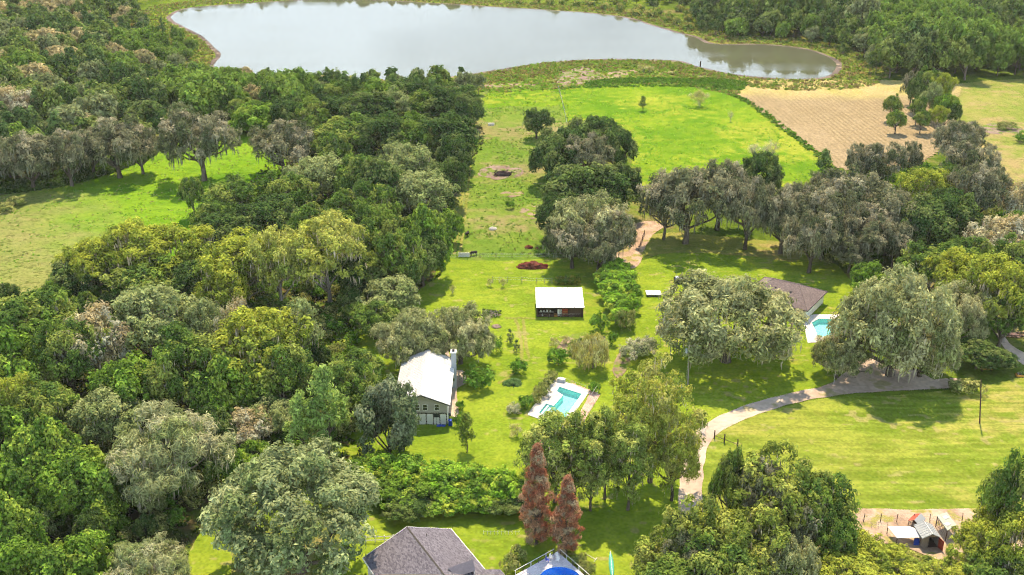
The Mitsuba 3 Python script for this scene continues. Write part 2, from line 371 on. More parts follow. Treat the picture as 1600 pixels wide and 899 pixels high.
# the ploughed field: every row a ridge
d_row = np.array([.042, -.999])
n_row = np.array([.999, .042])
V, Fc, UV, at = [], [], [], 0
e = np.array(field_poly.exterior.coords)
for r in np.arange(math.floor((e @ n_row).min() / 2), math.ceil((e @ n_row).max() / 2)):
    c = n_row * (r + .5) * 2
    hit = LineString([c + d_row * -700, c + d_row * 100]).intersection(field_poly)
    for seg in getattr(hit, 'geoms', [hit]):
        if seg.is_empty or seg.length < 3:
            continue
        k = max(2, int(seg.length / 5))
        for q in np.linspace(0, 1, k):
            pt = np.array(seg.interpolate(q, normalized=True).coords[0])
            for s, z in ((-1, .06), (-.45, .10), (0, .30), (.45, .10), (1, .06)):
                V.append([*(pt + n_row * s), z + .05 * math.sin(pt[1] * 1.7 + r * 5) * (s == 0)])
                UV.append([r + .5 + s * .5, pt[1]])
        for i in range(k - 1):
            for j in range(4):
                a = at + i * 5 + j
                Fc += [[a, a + 5, a + 1], [a + 1, a + 5, a + 6]]
        at += k * 5
Fc = np.array(Fc)
V = np.array(V)
nz = np.cross(V[Fc[:, 1]] - V[Fc[:, 0]], V[Fc[:, 2]] - V[Fc[:, 0]])[:, 2]
Fc[nz < 0] = Fc[nz < 0][:, ::-1]
add('ploughed_field', trimesh.Trimesh(V, Fc, process=False), 'field_mat', smooth=True, uv=np.array(UV), kind='structure', label='tan ploughed field with straight rows')


def scatter(poly, n, seed, gap=0.0):
    rng = np.random.default_rng(seed)
    x0, y0, x1, y1 = poly.bounds
    q = rng.uniform([x0, y0], [x1, y1], (int(n * 3) + 50, 2))
    q = q[contains_xy(poly, q[:, 0], q[:, 1])]
    if gap:
        keep, cells = [], {}
        for a in q:
            k = (int(a[0] // gap), int(a[1] // gap))
            if all((a[0] - b[0]) ** 2 + (a[1] - b[1]) ** 2 > gap * gap for i in (-1, 0, 1) for j in (-1, 0, 1) for b in cells.get((k[0] + i, k[1] + j), ())):
                cells.setdefault(k, []).append(a)
                keep.append(a)
        q = np.array(keep) if keep else np.zeros((0, 2))
    return q[:n]


# ---------------------------------------------------------------- leaves, tufts, crowns
scene['leaf_mat'] = {'type': 'principledthin', 'base_color': {'type': 'mesh_attribute', 'name': 'vertex_color'}, 'roughness': .55, 'eta': 1.4, 'diff_trans': .6, 'spec_trans': 0.0}
scene['bark_mat'] = {'type': 'twosided', 'bsdf': {'type': 'diffuse', 'reflectance': {'type': 'mesh_attribute', 'name': 'vertex_color'}}}


def unit(v):
    return v / (np.linalg.norm(v, axis=-1, keepdims=True) + 1e-9)


def leaves(pos, nrm, L, W, col, rng, droop=0.0):
    """diamond leaf sprays, folded along their length; one quad of two triangles each"""
    n = len(pos)
    nrm = unit(nrm)
    u = unit(np.cross(nrm, rng.normal(size=(n, 3))))
    if droop:
        u = unit(u * (1 - droop) + np.array([0, 0, -1.0]) * droop)
    w = unit(np.cross(nrm, u))
    s = rng.uniform(.7, 1.35, (n, 1))
    a, b = u * L * s, w * W * s
    lift = nrm * W * .5 * s
    V = np.stack([pos - a, pos + b + lift, pos + a, pos - b + lift], 1).reshape(-1, 3)
    i = np.arange(n)[:, None] * 4
    Fq = np.vstack([i + [0, 1, 2], i + [0, 2, 3]])
    return V, Fq, np.repeat(col, 4, 0)


def tufts(name, poly, n, seed, h, pal, label, w=.3, k=4, z=0.03, gap=0, weight=None):
    rng = np.random.default_rng(seed)
    q = scatter(poly, n, seed, gap)
    if n > 1000:                                             # sparse on bare soil
        q = q[~contains_xy(PATCHES, q[:, 0], q[:, 1]) | (rng.random(len(q)) < .3)]
    if weight is not None:
        q = q[rng.random(len(q)) < weight(q)]
    q3 = np.repeat(np.c_[q, np.full(len(q), z)], k, 0)
    hh = np.repeat(h * rng.uniform(.5, 1.4, len(q)), k)
    pos = q3 + np.c_[rng.normal(size=(len(q3), 2)) * w * .6, hh * rng.uniform(.3, .7, len(q3))]
    nrm = rng.normal(size=(len(q3), 3)) * .6 + [0, -.2, .5]
    pal = np.array(pal)
    col = np.repeat(pal[rng.integers(0, len(pal), len(q))] * rng.uniform(.75, 1.25, (len(q), 1)), k, 0)
    V, Fq, C = leaves(pos, nrm, w, w * .6, col, rng, .15)
    V[:, 2] = np.maximum(V[:, 2], z)
    return tag(add(name, trimesh.Trimesh(V, Fq, process=False), 'leaf_mat', color=C), label, kind='stuff')

flat('bark_mat', soil_fn((.10, .08, .06), (.18, .15, .12), 2))
flat('pale_bark_mat', soil_fn((.26, .23, .19), (.34, .31, .27), 2))


def crown(seed, R, H, base, env='dome', lobes=50, lobe=(1.4, 2.4), dens=5.0, per=14, L=.32, W=.18, pal=((.06, .1, .02),), spread=.32, droop=0.0, low=-.35, rough=.5, up=.35, top=None, taper=1.15):
    """leaf sprays in tufts on the lobes of an uneven crown; returns mesh data and the lobes"""
    rng = np.random.default_rng(seed)
    zc, c = (H + base) / 2, (H - base) / 2
    if env == 'cone':
        t = rng.random(lobes) ** .75
        prof = np.minimum(1, (1 - t) * taper + .1) * np.minimum(1, .55 + t * 2.2)
        ang = rng.random(lobes) * 2 * np.pi
        rad = R * prof * rng.uniform(.25, .95, lobes)
        C = np.stack([rad * np.cos(ang), rad * np.sin(ang), base + (H - base) * t * .97], 1)
        rl = rng.uniform(*lobe, lobes) * (.45 + .55 * prof)
    else:
        d = rng.normal(size=(lobes * 4, 3))
        d = unit(d)
        d = d[d[:, 2] > low][:lobes]
        bump = .72 + rough * (meshkit.noise(d * 1.7 + seed * 3.1, seed)[:, None])
        rho = rng.uniform(.42, 1, (len(d), 1)) ** .55
        C = np.array([0, 0, zc]) + d * rho * bump * [R * .86, R * .86, c * .86]
        rl = rng.uniform(*lobe, len(d))
        cores = rng.uniform(-.45, .45, (max(4, lobes // 8), 3)) * [R, R, c * .8] + [0, 0, zc - c * .05]
        C, rl = np.vstack([C, cores]), np.r_[rl, rng.uniform(*lobe, len(cores)) * 1.1]
    pal = np.array([p[:3] for p in pal], float)
    mid = np.array([0, 0, zc])
    hue = meshkit.noise(C / (R * .45) + seed, seed + 2)
    lobecol = pal[np.minimum((hue * 1.5 - .25 + rng.normal(size=len(C)) * .16).clip(0, .999) * len(pal), len(pal) - 1).astype(int)] * rng.uniform(.86, 1.14, (len(C), 1))
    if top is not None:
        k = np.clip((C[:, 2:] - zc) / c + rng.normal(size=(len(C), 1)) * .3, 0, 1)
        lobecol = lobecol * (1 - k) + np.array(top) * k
    POS, NRM, COL = [], [], []
    for Ci, r, col in zip(C, rl, lobecol):
        n = max(4, int(dens * r * r))
        out = unit(Ci - mid + 1e-6)
        d = unit(rng.normal(size=(n, 3)) + .55 * out + [0, 0, up])
        tp = Ci + d * r * rng.uniform(.62, 1.12, (n, 1)) * [1, 1, .8]
        off = rng.normal(size=(n * per, 3)) * spread
        pos = np.repeat(tp, per, 0) + off
        dd = np.repeat(d, per, 0)
        POS.append(pos)
        NRM.append(dd * .5 + off / spread * .42 + [0, 0, up * 1.1] + rng.normal(size=pos.shape) * .3)
        COL.append(np.repeat(col * rng.uniform(.7, 1.3, (n, 1)), per, 0) * rng.uniform(.75, 1.25, (n * per, 1)))
    V, Fq, Cc = leaves(np.vstack(POS), np.vstack(NRM), L, W, np.vstack(COL), rng, droop)
    return (V, Fq, Cc), C, rl, rng


def limbs(C, rl, H, base, R, rng, r0, n=9):
    pts = [[0, 0, -.3], [rng.normal() * .15, rng.normal() * .15, base * .6], [rng.normal() * .3, rng.normal() * .3, base + (H - base) * .25]]
    ms = [tube(pts, [r0 * 1.35, r0, r0 * .8], 8)]
    far = np.argsort(-np.linalg.norm(C[:, :2], axis=1) + rng.random(len(C)) * R * .8)[:n]
    for k in far:
        a = np.array(pts[1]) * (1 - rng.uniform(.1, .8)) + np.array(pts[2]) * rng.uniform(.1, .8)
        a = np.array(pts[1]) + (np.array(pts[2]) - pts[1]) * rng.uniform(0, 1)
        b = C[k]
        m = a * .45 + b * .55 + [0, 0, -.08 * R]
        ms.append(tube([a, m, b], [r0 * .5, r0 * .32, r0 * .1], 5))
    return cat(ms)


def strands(C, rl, rng, n, L=(.8, 2.2), W=.10, col=(.22, .20, .16), low=0.5):
    k = rng.integers(0, len(C), n)
    d = unit(rng.normal(size=(n, 3)) * [1, 1, .4] + [0, 0, -low])
    p = C[k] + d * rl[k][:, None] * rng.uniform(.7, 1.1, (n, 1))
    l = rng.uniform(*L, n)
    a = rng.random(n) * np.pi
    w = np.stack([np.cos(a), np.sin(a), 0 * a], 1) * (W * rng.uniform(.6, 1.6, n))[:, None]
    sway = rng.normal(size=(n, 3)) * [.08, .08, 0]
    dn = np.stack([0 * l, 0 * l, -l], 1) + sway
    V = np.stack([p - w * .6, p + dn * .4 + w, p + dn, p + dn * .4 - w], 1).reshape(-1, 3)
    i = np.arange(n)[:, None] * 4
    c = np.repeat(np.array(col) * rng.uniform(.75, 1.25, (n, 1)), 4, 0)
    return V, np.vstack([i + [0, 1, 2], i + [0, 2, 3]]), c


PROTO = {}
GAIN = 2.35


def proto(sp, variants, R, H, base, r0=.4, moss=0, moss_col=(.22, .20, .16), moss_L=(.8, 2.2), moss_W=.10, bark='bark_mat', nl=9, **kw):
    PROTO[sp] = []
    pal = [[min(.5, GAIN * a * t) for a, t in zip(c, (1.07, 1.0, .93) if sp in ('moss', 'pink', 'deadred') else (1.03, 1.05, .89) if sp in ('big', 'grey', 'wispy', 'slate', 'olive', 'far_grey', 'pine', 'greybush') else (1.1, 1.05, .82))] for c in kw.pop('pal')]
    moss_col = [GAIN * .85 * a for a in moss_col]
    if kw.get('top') is not None:
        kw['top'] = [GAIN * .8 * a for a in kw['top']]
    for v in range(variants):
        k = f'proto_{sp}_{v}'
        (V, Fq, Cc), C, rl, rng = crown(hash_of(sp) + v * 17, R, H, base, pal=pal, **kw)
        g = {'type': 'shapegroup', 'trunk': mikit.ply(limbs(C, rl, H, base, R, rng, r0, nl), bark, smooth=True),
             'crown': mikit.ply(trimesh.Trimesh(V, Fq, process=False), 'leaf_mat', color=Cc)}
        if moss:
            Vm, Fm, Cm = strands(C, rl, rng, moss, moss_L, moss_W, moss_col)
            g['hanging_moss'] = mikit.ply(trimesh.Trimesh(Vm, Fm, process=False), 'leaf_mat', color=Cm)
        scene[k] = g
        PROTO[sp].append((k, R, H))


def hash_of(s):
    return sum(ord(c) * (i + 3) for i, c in enumerate(s)) % 9973


# every kind of tree: leaf colours are the leaves' own
proto('big', 2, 13.5, 21, 1.5, .8, lobes=120, lobe=(1.5, 2.4), dens=4.6, per=13, L=.36, W=.17, pal=((.115, .135, .07), (.145, .165, .09), (.09, .115, .052), (.175, .19, .115)), low=-.5)
proto('olive', 3, 13, 15, 1.2, .75, lobes=120, lobe=(1.3, 2.1), dens=4.6, per=13, L=.38, W=.145, droop=.18, moss=650, moss_col=(.24, .22, .16), pal=((.13, .14, .07), (.175, .18, .10), (.10, .115, .05), (.21, .2, .125)), low=-.6, rough=.5)
proto('wispy', 2, 11, 15, 1.5, .6, lobes=95, lobe=(1.3, 2.3), dens=4.2, per=12, L=.55, W=.09, droop=.1, moss=500, bark='pale_bark_mat', nl=16, pal=((.15, .165, .09), (.185, .19, .115), (.125, .145, .065), (.21, .205, .14)), low=-.4)
proto('oak', 4, 8, 15, 2.5, .45, lobes=62, lobe=(1.3, 2.2), dens=4.6, per=12, L=.36, W=.18, moss=260, pal=((.055, .095, .022), (.085, .13, .03), (.045, .08, .022), (.11, .14, .04)))
proto('dark', 3, 8, 14, 2.0, .45, lobes=60, lobe=(1.4, 2.4), dens=4.6, per=12, L=.36, W=.2, pal=((.035, .065, .022), (.055, .085, .028), (.075, .1, .04), (.03, .055, .02)))
proto('moss', 4, 9, 15, 3.0, .55, lobes=62, lobe=(1.2, 2.1), dens=4.4, per=13, L=.38, W=.15, droop=.22, moss=480, moss_col=(.14, .145, .105), moss_L=(1.0, 2.8), moss_W=.13, pal=((.078, .092, .05), (.115, .122, .075), (.05, .064, .032), (.165, .165, .115)), low=-.35, rough=.75)
proto('grove', 3, 8, 14, 1.0, .4, lobes=66, lobe=(1.2, 2.0), dens=4.6, per=13, L=.36, W=.17, moss=350, moss_col=(.25, .23, .16), pal=((.085, .115, .028), (.115, .145, .035), (.15, .17, .05), (.065, .09, .025)), low=-.5, rough=.7)
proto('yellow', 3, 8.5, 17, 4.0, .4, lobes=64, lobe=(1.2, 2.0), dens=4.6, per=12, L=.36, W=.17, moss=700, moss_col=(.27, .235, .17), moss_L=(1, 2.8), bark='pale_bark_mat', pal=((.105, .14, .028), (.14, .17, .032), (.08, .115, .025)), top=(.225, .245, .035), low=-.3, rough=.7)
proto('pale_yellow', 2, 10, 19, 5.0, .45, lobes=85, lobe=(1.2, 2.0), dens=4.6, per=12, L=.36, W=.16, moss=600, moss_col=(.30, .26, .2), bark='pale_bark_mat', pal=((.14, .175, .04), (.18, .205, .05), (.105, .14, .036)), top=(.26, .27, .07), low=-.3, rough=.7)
proto('lush', 4, 6.5, 11, .5, .3, lobes=48, lobe=(1.3, 2.3), dens=5.0, per=12, L=.34, W=.22, pal=((.07, .125, .022), (.095, .16, .028), (.05, .09, .02), (.125, .175, .035)), low=-.5, rough=.7)
proto('grey', 3, 7.5, 14, 2.5, .4, lobes=60, lobe=(1.2, 2.0), dens=4.6, per=12, L=.34, W=.17, pal=((.125, .145, .066), (.158, .175, .085), (.10, .122, .052)), moss=200)
proto('pink', 2, 7, 14, 3.0, .35, lobes=55, lobe=(1.1, 1.9), dens=4.0, per=11, L=.36, W=.13, pal=((.26, .20, .13), (.30, .235, .165), (.18, .165, .09), (.22, .18, .11)), bark='pale_bark_mat', moss=500, moss_col=(.3, .26, .21))
proto('slate', 2, 8, 14, .3, .4, lobes=62, lobe=(1.3, 2.1), dens=4.8, per=12, L=.40, W=.2, pal=((.065, .085, .048), (.085, .105, .06), (.05, .07, .038), (.12, .135, .09)), low=-.75)
proto('hedge', 3, 6.5, 11, .3, .3, lobes=48, lobe=(1.2, 2.0), dens=5.0, per=13, L=.36, W=.24, pal=((.085, .165, .02), (.125, .21, .028), (.06, .115, .02), (.16, .23, .035)), low=-.5, rough=.4)
proto('pine', 3, 4.6, 16, 3.5, .3, env='cone', lobes=44, lobe=(1.1, 1.9), dens=5.0, per=12, L=.38, W=.13, pal=((.125, .175, .05), (.155, .205, .065), (.095, .14, .04)))
proto('cypress', 3, 4.4, 16, 2.0, .3, env='cone', lobes=46, lobe=(1.1, 1.9), dens=5.0, per=12, L=.34, W=.15, pal=((.045, .08, .03), (.06, .10, .035), (.075, .115, .04)))
proto('tallpine', 3, 4.8, 24, 4.5, .34, lobes=74, lobe=(1.0, 1.9), dens=4.6, per=12, L=.36, W=.14, nl=14, pal=((.10, .14, .038), (.13, .17, .046), (.075, .11, .03), (.175, .2, .07)), moss=250, moss_col=(.25, .22, .16), low=-.8, rough=.9)
proto('goldpine', 2, 9, 24, 3.0, .5, lobes=105, lobe=(1.1, 1.9), dens=4.6, per=12, L=.36, W=.15, nl=16, pal=((.15, .175, .04), (.19, .205, .05), (.11, .14, .03), (.225, .225, .075)), moss=500, moss_col=(.3, .27, .18), low=-.6, rough=.8)
proto('deadred', 2, 2.9, 19, .6, .3, env='cone', lobes=240, lobe=(.35, .65), dens=20, per=11, L=.40, W=.065, spread=.2, taper=1.7, pal=((.225, .096, .056), (.265, .13, .082), (.17, .07, .042), (.29, .165, .11)), nl=26, up=.05)
proto('bare', 2, 3, 8, 1.0, .18, lobes=20, lobe=(.6, 1.1), dens=3.0, per=5, L=.5, W=.045, pal=((.24, .215, .17), (.2, .18, .14)), bark='pale_bark_mat', nl=18)
proto('sapling', 1, 2.2, 9, 2.2, .12, env='cone', lobes=26, lobe=(.6, 1.0), dens=7, per=10, L=.3, W=.14, pal=((.07, .105, .025), (.10, .13, .03)))
proto('bush', 3, 1.6, 2.2, .05, .06, lobes=16, lobe=(.5, .8), dens=12, per=9, L=.17, W=.1, spread=.16, pal=((.05, .11, .018), (.075, .14, .025), (.045, .09, .02)), low=-.2, nl=4)
proto('olivebush', 2, 1.6, 2.2, .05, .06, lobes=16, lobe=(.5, .8), dens=12, per=9, L=.17, W=.09, spread=.16, pal=((.11, .13, .05), (.15, .16, .07), (.08, .105, .035)), low=-.2, nl=4)
proto('greybush', 2, 3.0, 4.0, .1, .08, lobes=26, lobe=(.6, 1.1), dens=9, per=9, L=.22, W=.12, spread=.22, pal=((.17, .18, .13), (.22, .225, .17), (.12, .14, .08)), low=-.2, nl=6)
proto('weeping', 1, 4.2, 7, .3, .2, lobes=46, lobe=(.9, 1.4), dens=6, per=10, L=.45, W=.07, droop=.6, pal=((.27, .21, .09), (.31, .23, .12), (.2, .19, .06), (.16, .17, .05)), low=-.4, nl=10, moss=500, moss_col=(.25, .21, .1), moss_L=(.8, 2))
proto('cedar', 1, 1.3, 4.0, .05, .08, env='cone', lobes=20, lobe=(.4, .7), dens=14, per=9, L=.18, W=.07, spread=.12, pal=((.05, .075, .04), (.075, .095, .055)), nl=4)
proto('dryshrub', 1, 3.4, 5.5, .1, .1, lobes=24, lobe=(.6, 1.1), dens=5, per=8, L=.5, W=.06, pal=((.23, .2, .13), (.17, .17, .08)), nl=16, bark='pale_bark_mat', low=-.2)
# lighter copies of the kinds for the distant woods
far = dict(lobes=30, lobe=(1.6, 2.6), dens=2.2, per=7, L=.75, W=.42, spread=.5, nl=4)
proto('far_oak', 3, 8, 14, 1.5, .4, pal=((.055, .088, .024), (.08, .115, .03), (.045, .075, .022), (.10, .13, .045)), **far)
proto('far_dark', 3, 8, 14, 1.0, .4, pal=((.04, .07, .026), (.058, .085, .03), (.075, .10, .045)), **far)
proto('far_lush', 3, 7, 11, .5, .3, pal=((.07, .115, .026), (.09, .135, .032), (.055, .09, .022)), **far)
proto('far_grey', 3, 8, 14, 2, .4, pal=((.11, .125, .065), (.14, .15, .085), (.09, .105, .05)), **far)
proto('far_pale', 2, 7, 13, 2, .35, pal=((.2, .175, .115), (.17, .155, .1), (.14, .14, .08)), **far)
proto('far_cypress', 2, 5, 15, 1, .3, env='cone', pal=((.045, .075, .03), (.065, .10, .038)), **{**far, 'lobes': 24, 'lobe': (1.4, 2.2)})
proto('far_bush', 3, 3.2, 3.6, .1, .1, **{**far, 'lobes': 12, 'lobe': (.9, 1.5), 'L': .5, 'W': .3, 'dens': 3}, pal=((.08, .12, .028), (.12, .15, .04), (.06, .10, .025), (.16, .155, .06)))

trng = np.random.default_rng(5)
KIND = dict(big=('oak_tree', 'huge rounded grey-green oak'), olive=('oak_tree', 'broad olive-grey live oak'), wispy=('oak_tree', 'wispy grey-olive oak with fine twigs'), oak=('oak_tree', 'green oak'),
            dark=('oak_tree', 'dark green dense oak'), moss=('mossy_oak', 'grey-brown mossy live oak'), yellow=('oak_tree', 'yellow-topped tree with pale moss'),
            pale_yellow=('oak_tree', 'tall pale yellow-green tree'), lush=('broadleaf_tree', 'bright green vine-covered tree'), hedge=('hedge_bush', 'bright green clipped bush'), grey=('broadleaf_tree', 'grey-green leafy tree'),
            pink=('broadleaf_tree', 'pinkish brown dry-leaved tree'), slate=('broadleaf_tree', 'dark slate-green tree'), pine=('pine_tree', 'feathery light green pine'), cypress=('cypress_tree', 'dark narrow cypress'), grove=('oak_tree', 'olive green leafy tree'),
            tallpine=('pine_tree', 'tall thin green pine'), goldpine=('pine_tree', 'tall golden-green tree'), deadred=('dead_cypress', 'dead rust-red conifer'), bare=('bare_tree', 'thin bare grey tree'),
            sapling=('young_tree', 'slender young tree'), bush=('shrub', 'round green shrub'), olivebush=('shrub', 'olive green shrub'), greybush=('shrub', 'grey-leaved shrub'), weeping=('weeping_tree', 'tan weeping tree'),
            cedar=('cedar_shrub', 'small dark conical cedar'), dryshrub=('shrub', 'tan dry shrub'))
KIND |= {f'far_{k}': v for k, v in dict(oak=('oak_tree', 'mid green round-crowned tree'), dark=('oak_tree', 'dark green round-crowned tree'), lush=('broadleaf_tree', 'fresh green billowy tree'), grey=('broadleaf_tree', 'greyish olive tree'),
         pale=('broadleaf_tree', 'pale tan-crowned tree'), cypress=('cypress_tree', 'dark pointed cypress'), bush=('shrub', 'low marsh shrub')).items()}
standing = []          # (x, y, radius, height) of every tree, and the list waiting for labels
waiting = []


def put(sp, x, y, w, h, zone, name=None, look=None, cat_='tree', group=None):
    v, R, H = PROTO[sp][trng.integers(len(PROTO[sp]))]
    k = fresh(name or KIND[sp][0])
    s = w / 2 / R
    scene[k] = {'type': 'instance', 'group': {'type': 'ref', 'id': v}, 'to_world': T().translate([float(x), float(y), 0]).rotate([0, 0, 1], float(trng.uniform(0, 360))).scale([s, s, h / H])}
    standing.append((x, y, w / 2, h))
    if 'hanging_moss' in scene[v]:
        tag(f'{k}__hanging_moss', kind='stuff')
    waiting.append((k, look or KIND[sp][1], zone, x, y, h, 'shrub' if sp in ('bush', 'olivebush', 'greybush', 'dryshrub', 'cedar') and cat_ == 'tree' else cat_, group))
    return k


def seen_at(px, top, wpx, h, flat_=.42):
    """where a tree of height h stands whose crown is wpx wide and reaches up to pixel (px, top)"""
    q = P(px, top, h)
    for _ in range(4):
        s = depth_scale(q)
        R = wpx / s / 2
        c = h * flat_
        d = math.atan2(CAM_H - h, q[1])
        ext = math.hypot(R * .92 * math.sin(d), c * math.cos(d)) * s
        q = P(px, top + ext, h - c)
    return q[0], q[1], 2 * R


def trees(zone, rows, **kw):
    for sp, px, top, wpx, h in rows:
        x, y, w = seen_at(px, top, wpx, h)
        put(sp, x, y, w, h, zone, **kw)


trees('in the lower left wood', [
    ('big', 462, 680, 292, 22), ('wispy', 258, 632, 205, 17), ('wispy', 235, 838, 150, 12), ('lush', 45, 672, 130, 15), ('lush', 120, 705, 120, 13), ('lush', 15, 770, 110, 14), ('lush', 118, 835, 105, 10), ('lush', 35, 850, 120, 12),
    ('lush', 85, 655, 100, 16), ('lush', 160, 770, 80, 8), ('oak', 50, 452, 150, 18), ('lush', 15, 520, 110, 16), ('yellow', 20, 590, 80, 15), ('pink', 150, 478, 120, 18), ('grey', 240, 448, 150, 19), ('oak', 105, 500, 120, 17),
    ('oak', 62, 590, 120, 14), ('grey', 165, 610, 110, 12), ('lush', 205, 560, 110, 14), ('oak', 290, 515, 140, 19), ('yellow', 400, 480, 170, 20), ('pink', 370, 468, 70, 19), ('lush', 350, 558, 100, 15), ('oak', 440, 530, 120, 16),
    ('grey', 460, 470, 90, 17), ('pine', 508, 572, 92, 19), ('pine', 470, 610, 66, 15), ('slate', 605, 590, 112, 16), ('oak', 545, 560, 100, 13), ('pink', 385, 635, 90, 9), ('dark', 330, 640, 80, 10), ('oak', 555, 545, 90, 10),
    ('lush', 355, 700, 60, 8), ('lush', 400, 690, 60, 6), ('lush', -20, 640, 120, 15), ('lush', 215, 700, 70, 9), ('grey', 320, 470, 80, 16), ('grey', 425, 622, 80, 9)])
trees('beside the white house', [('olive', 640, 482, 130, 13), ('olive', 718, 476, 135, 13), ('grey', 612, 432, 100, 10), ('oak', 585, 470, 80, 9), ('bush', 742, 575, 46, 4.2), ('oak', 690, 570, 50, 4)])
trees('in the central wood', [
    ('yellow', 150, 372, 110, 16), ('yellow', 205, 345, 120, 19), ('yellow', 265, 350, 130, 18), ('dark', 130, 400, 100, 12), ('dark', 320, 400, 110, 14), ('oak', 235, 400, 130, 13), ('yellow', 375, 365, 140, 20), ('pale_yellow', 510, 338, 150, 23),
    ('pale_yellow', 435, 358, 120, 22), ('yellow', 350, 420, 90, 15), ('oak', 300, 276, 44, 13), ('oak', 365, 276, 105, 16), ('oak', 335, 310, 80, 13), ('dark', 360, 330, 110, 13), ('oak', 445, 270, 100, 17), ('dark', 425, 310, 110, 15),
    ('grey', 510, 240, 105, 18), ('grey', 470, 255, 70, 17), ('oak', 560, 238, 90, 20), ('dark', 590, 255, 90, 19), ('oak', 590, 285, 80, 18), ('grey', 640, 228, 90, 16), ('grey', 660, 265, 110, 17), ('dark', 700, 250, 70, 15),
    ('oak', 545, 300, 100, 17), ('oak', 605, 330, 100, 18), ('oak', 495, 320, 100, 16), ('lush', 665, 325, 80, 19), ('oak', 625, 360, 90, 18), ('dark', 660, 360, 80, 15), ('dark', 565, 395, 90, 12), ('oak', 640, 400, 70, 9),
    ('dark', 600, 182, 105, 18), ('dark', 690, 182, 110, 18), ('oak', 650, 190, 80, 17), ('oak', 540, 180, 110, 17), ('oak', 520, 205, 70, 15), ('grey', 620, 225, 60, 14), ('dark', 710, 215, 60, 15), ('lush', 700, 330, 50, 10)])
trees('in the belt below the lake', [
    ('dark', 705, 135, 90, 16), ('cypress', 735, 132, 44, 17), ('dark', 640, 126, 80, 15), ('cypress', 612, 117, 44, 17), ('cypress', 580, 120, 46, 16), ('cypress', 555, 116, 36, 17), ('oak', 525, 125, 60, 15), ('cypress', 498, 128, 50, 15), ('oak', 470, 133, 60, 14),
    ('oak', 440, 130, 60, 13), ('cypress', 415, 137, 45, 14), ('oak', 660, 140, 70, 14), ('dark', 585, 145, 80, 15), ('dark', 540, 150, 80, 14), ('oak', 490, 155, 70, 14), ('cypress', 675, 122, 40, 16), ('grey', 620, 140, 50, 15),
    ('dark', 450, 155, 70, 13), ('lush', 400, 160, 70, 12), ('oak', 370, 150, 60, 12), ('lush', 385, 172, 50, 9), ('dark', 725, 150, 60, 15), ('cypress', 650, 118, 30, 17)])
trees('along the left pasture', [('moss', 312, 176, 124, 23), ('moss', 440, 190, 106, 18), ('moss', 180, 186, 112, 20), ('moss', 218, 200, 66, 16), ('moss', 105, 207, 84, 18), ('moss', 45, 212, 100, 18), ('moss', -15, 215, 90, 17), ('moss', 140, 200, 80, 16), ('pink', 15, 132, 80, 18), ('pink', 135, 175, 60, 15)])
trees('in the clump right of the pasture strip', [('dark', 930, 180, 100, 18), ('dark', 880, 198, 90, 17), ('dark', 965, 205, 65, 16), ('moss', 920, 212, 80, 16), ('dark', 865, 215, 80, 16), ('dark', 925, 258, 140, 19), ('dark', 970, 260, 70, 16), ('dark', 880, 265, 70, 16),
    ('olive', 925, 302, 150, 18), ('dark', 875, 305, 80, 14), ('moss', 955, 330, 90, 15), ('moss', 895, 340, 90, 14), ('moss', 935, 360, 70, 12)])
trees('alone in the pasture strip', [('dark', 838, 172, 52, 11)])
trees('in the long mossy row', [
    ('moss', 1075, 262, 135, 22), ('moss', 1125, 250, 110, 21), ('moss', 1040, 280, 70, 18), ('dark', 1190, 242, 70, 17), ('moss', 1170, 282, 90, 20), ('moss', 1225, 298, 90, 18), ('moss', 1250, 285, 80, 18), ('moss', 1290, 300, 100, 19), ('moss', 1340, 268, 130, 20),
    ('moss', 1300, 265, 70, 15), ('moss', 1380, 225, 70, 15), ('moss', 1350, 228, 55, 14), ('moss', 1422, 224, 36, 13), ('cypress', 1288, 232, 40, 13), ('moss', 1495, 190, 70, 16), ('moss', 1520, 225, 85, 17), ('moss', 1530, 260, 90, 18), ('yellow', 1445, 262, 80, 17),
    ('oak', 1475, 255, 60, 16), ('dark', 1440, 310, 110, 17), ('dark', 1480, 300, 100, 17), ('moss', 1390, 300, 100, 18), ('pink', 1565, 335, 110, 15), ('pink', 1600, 280, 80, 15), ('moss', 1270, 330, 90, 17), ('moss', 1350, 335, 90, 15), ('moss', 1400, 345, 70, 13), ('moss', 1330, 375, 60, 9), ('oak', 1590, 330, 70, 14)])
trees('around the right house', [('olive', 1140, 420, 268, 19.5), ('olive', 1405, 416, 222, 24), ('olive', 1312, 518, 105, 10), ('olive', 1445, 495, 130, 13), ('yellow', 1535, 392, 120, 19), ('yellow', 1580, 412, 110, 19), ('oak', 1455, 378, 110, 15), ('yellow', 1490, 390, 90, 16), ('oak', 1510, 370, 100, 15), ('oak', 1590, 370, 90, 15), ('dark', 1530, 530, 80, 6), ('lush', 1360, 412, 60, 9), ('olive', 1500, 440, 110, 15), ('oak', 1570, 450, 90, 14)])
trees('in the tall stand beside the near lawn', [('goldpine', 1022, 556, 134, 25), ('goldpine', 1055, 640, 84, 18), ('tallpine', 868, 642, 84, 18), ('tallpine', 925, 672, 56, 16), ('tallpine', 948, 632, 50, 19), ('tallpine', 985, 655, 62, 18), ('tallpine', 900, 640, 50, 18), ('tallpine', 836, 676, 46, 13)])
trees('beside the round pool', [('deadred', 839, 692, 53, 19.4), ('deadred', 886, 742, 50, 15)])
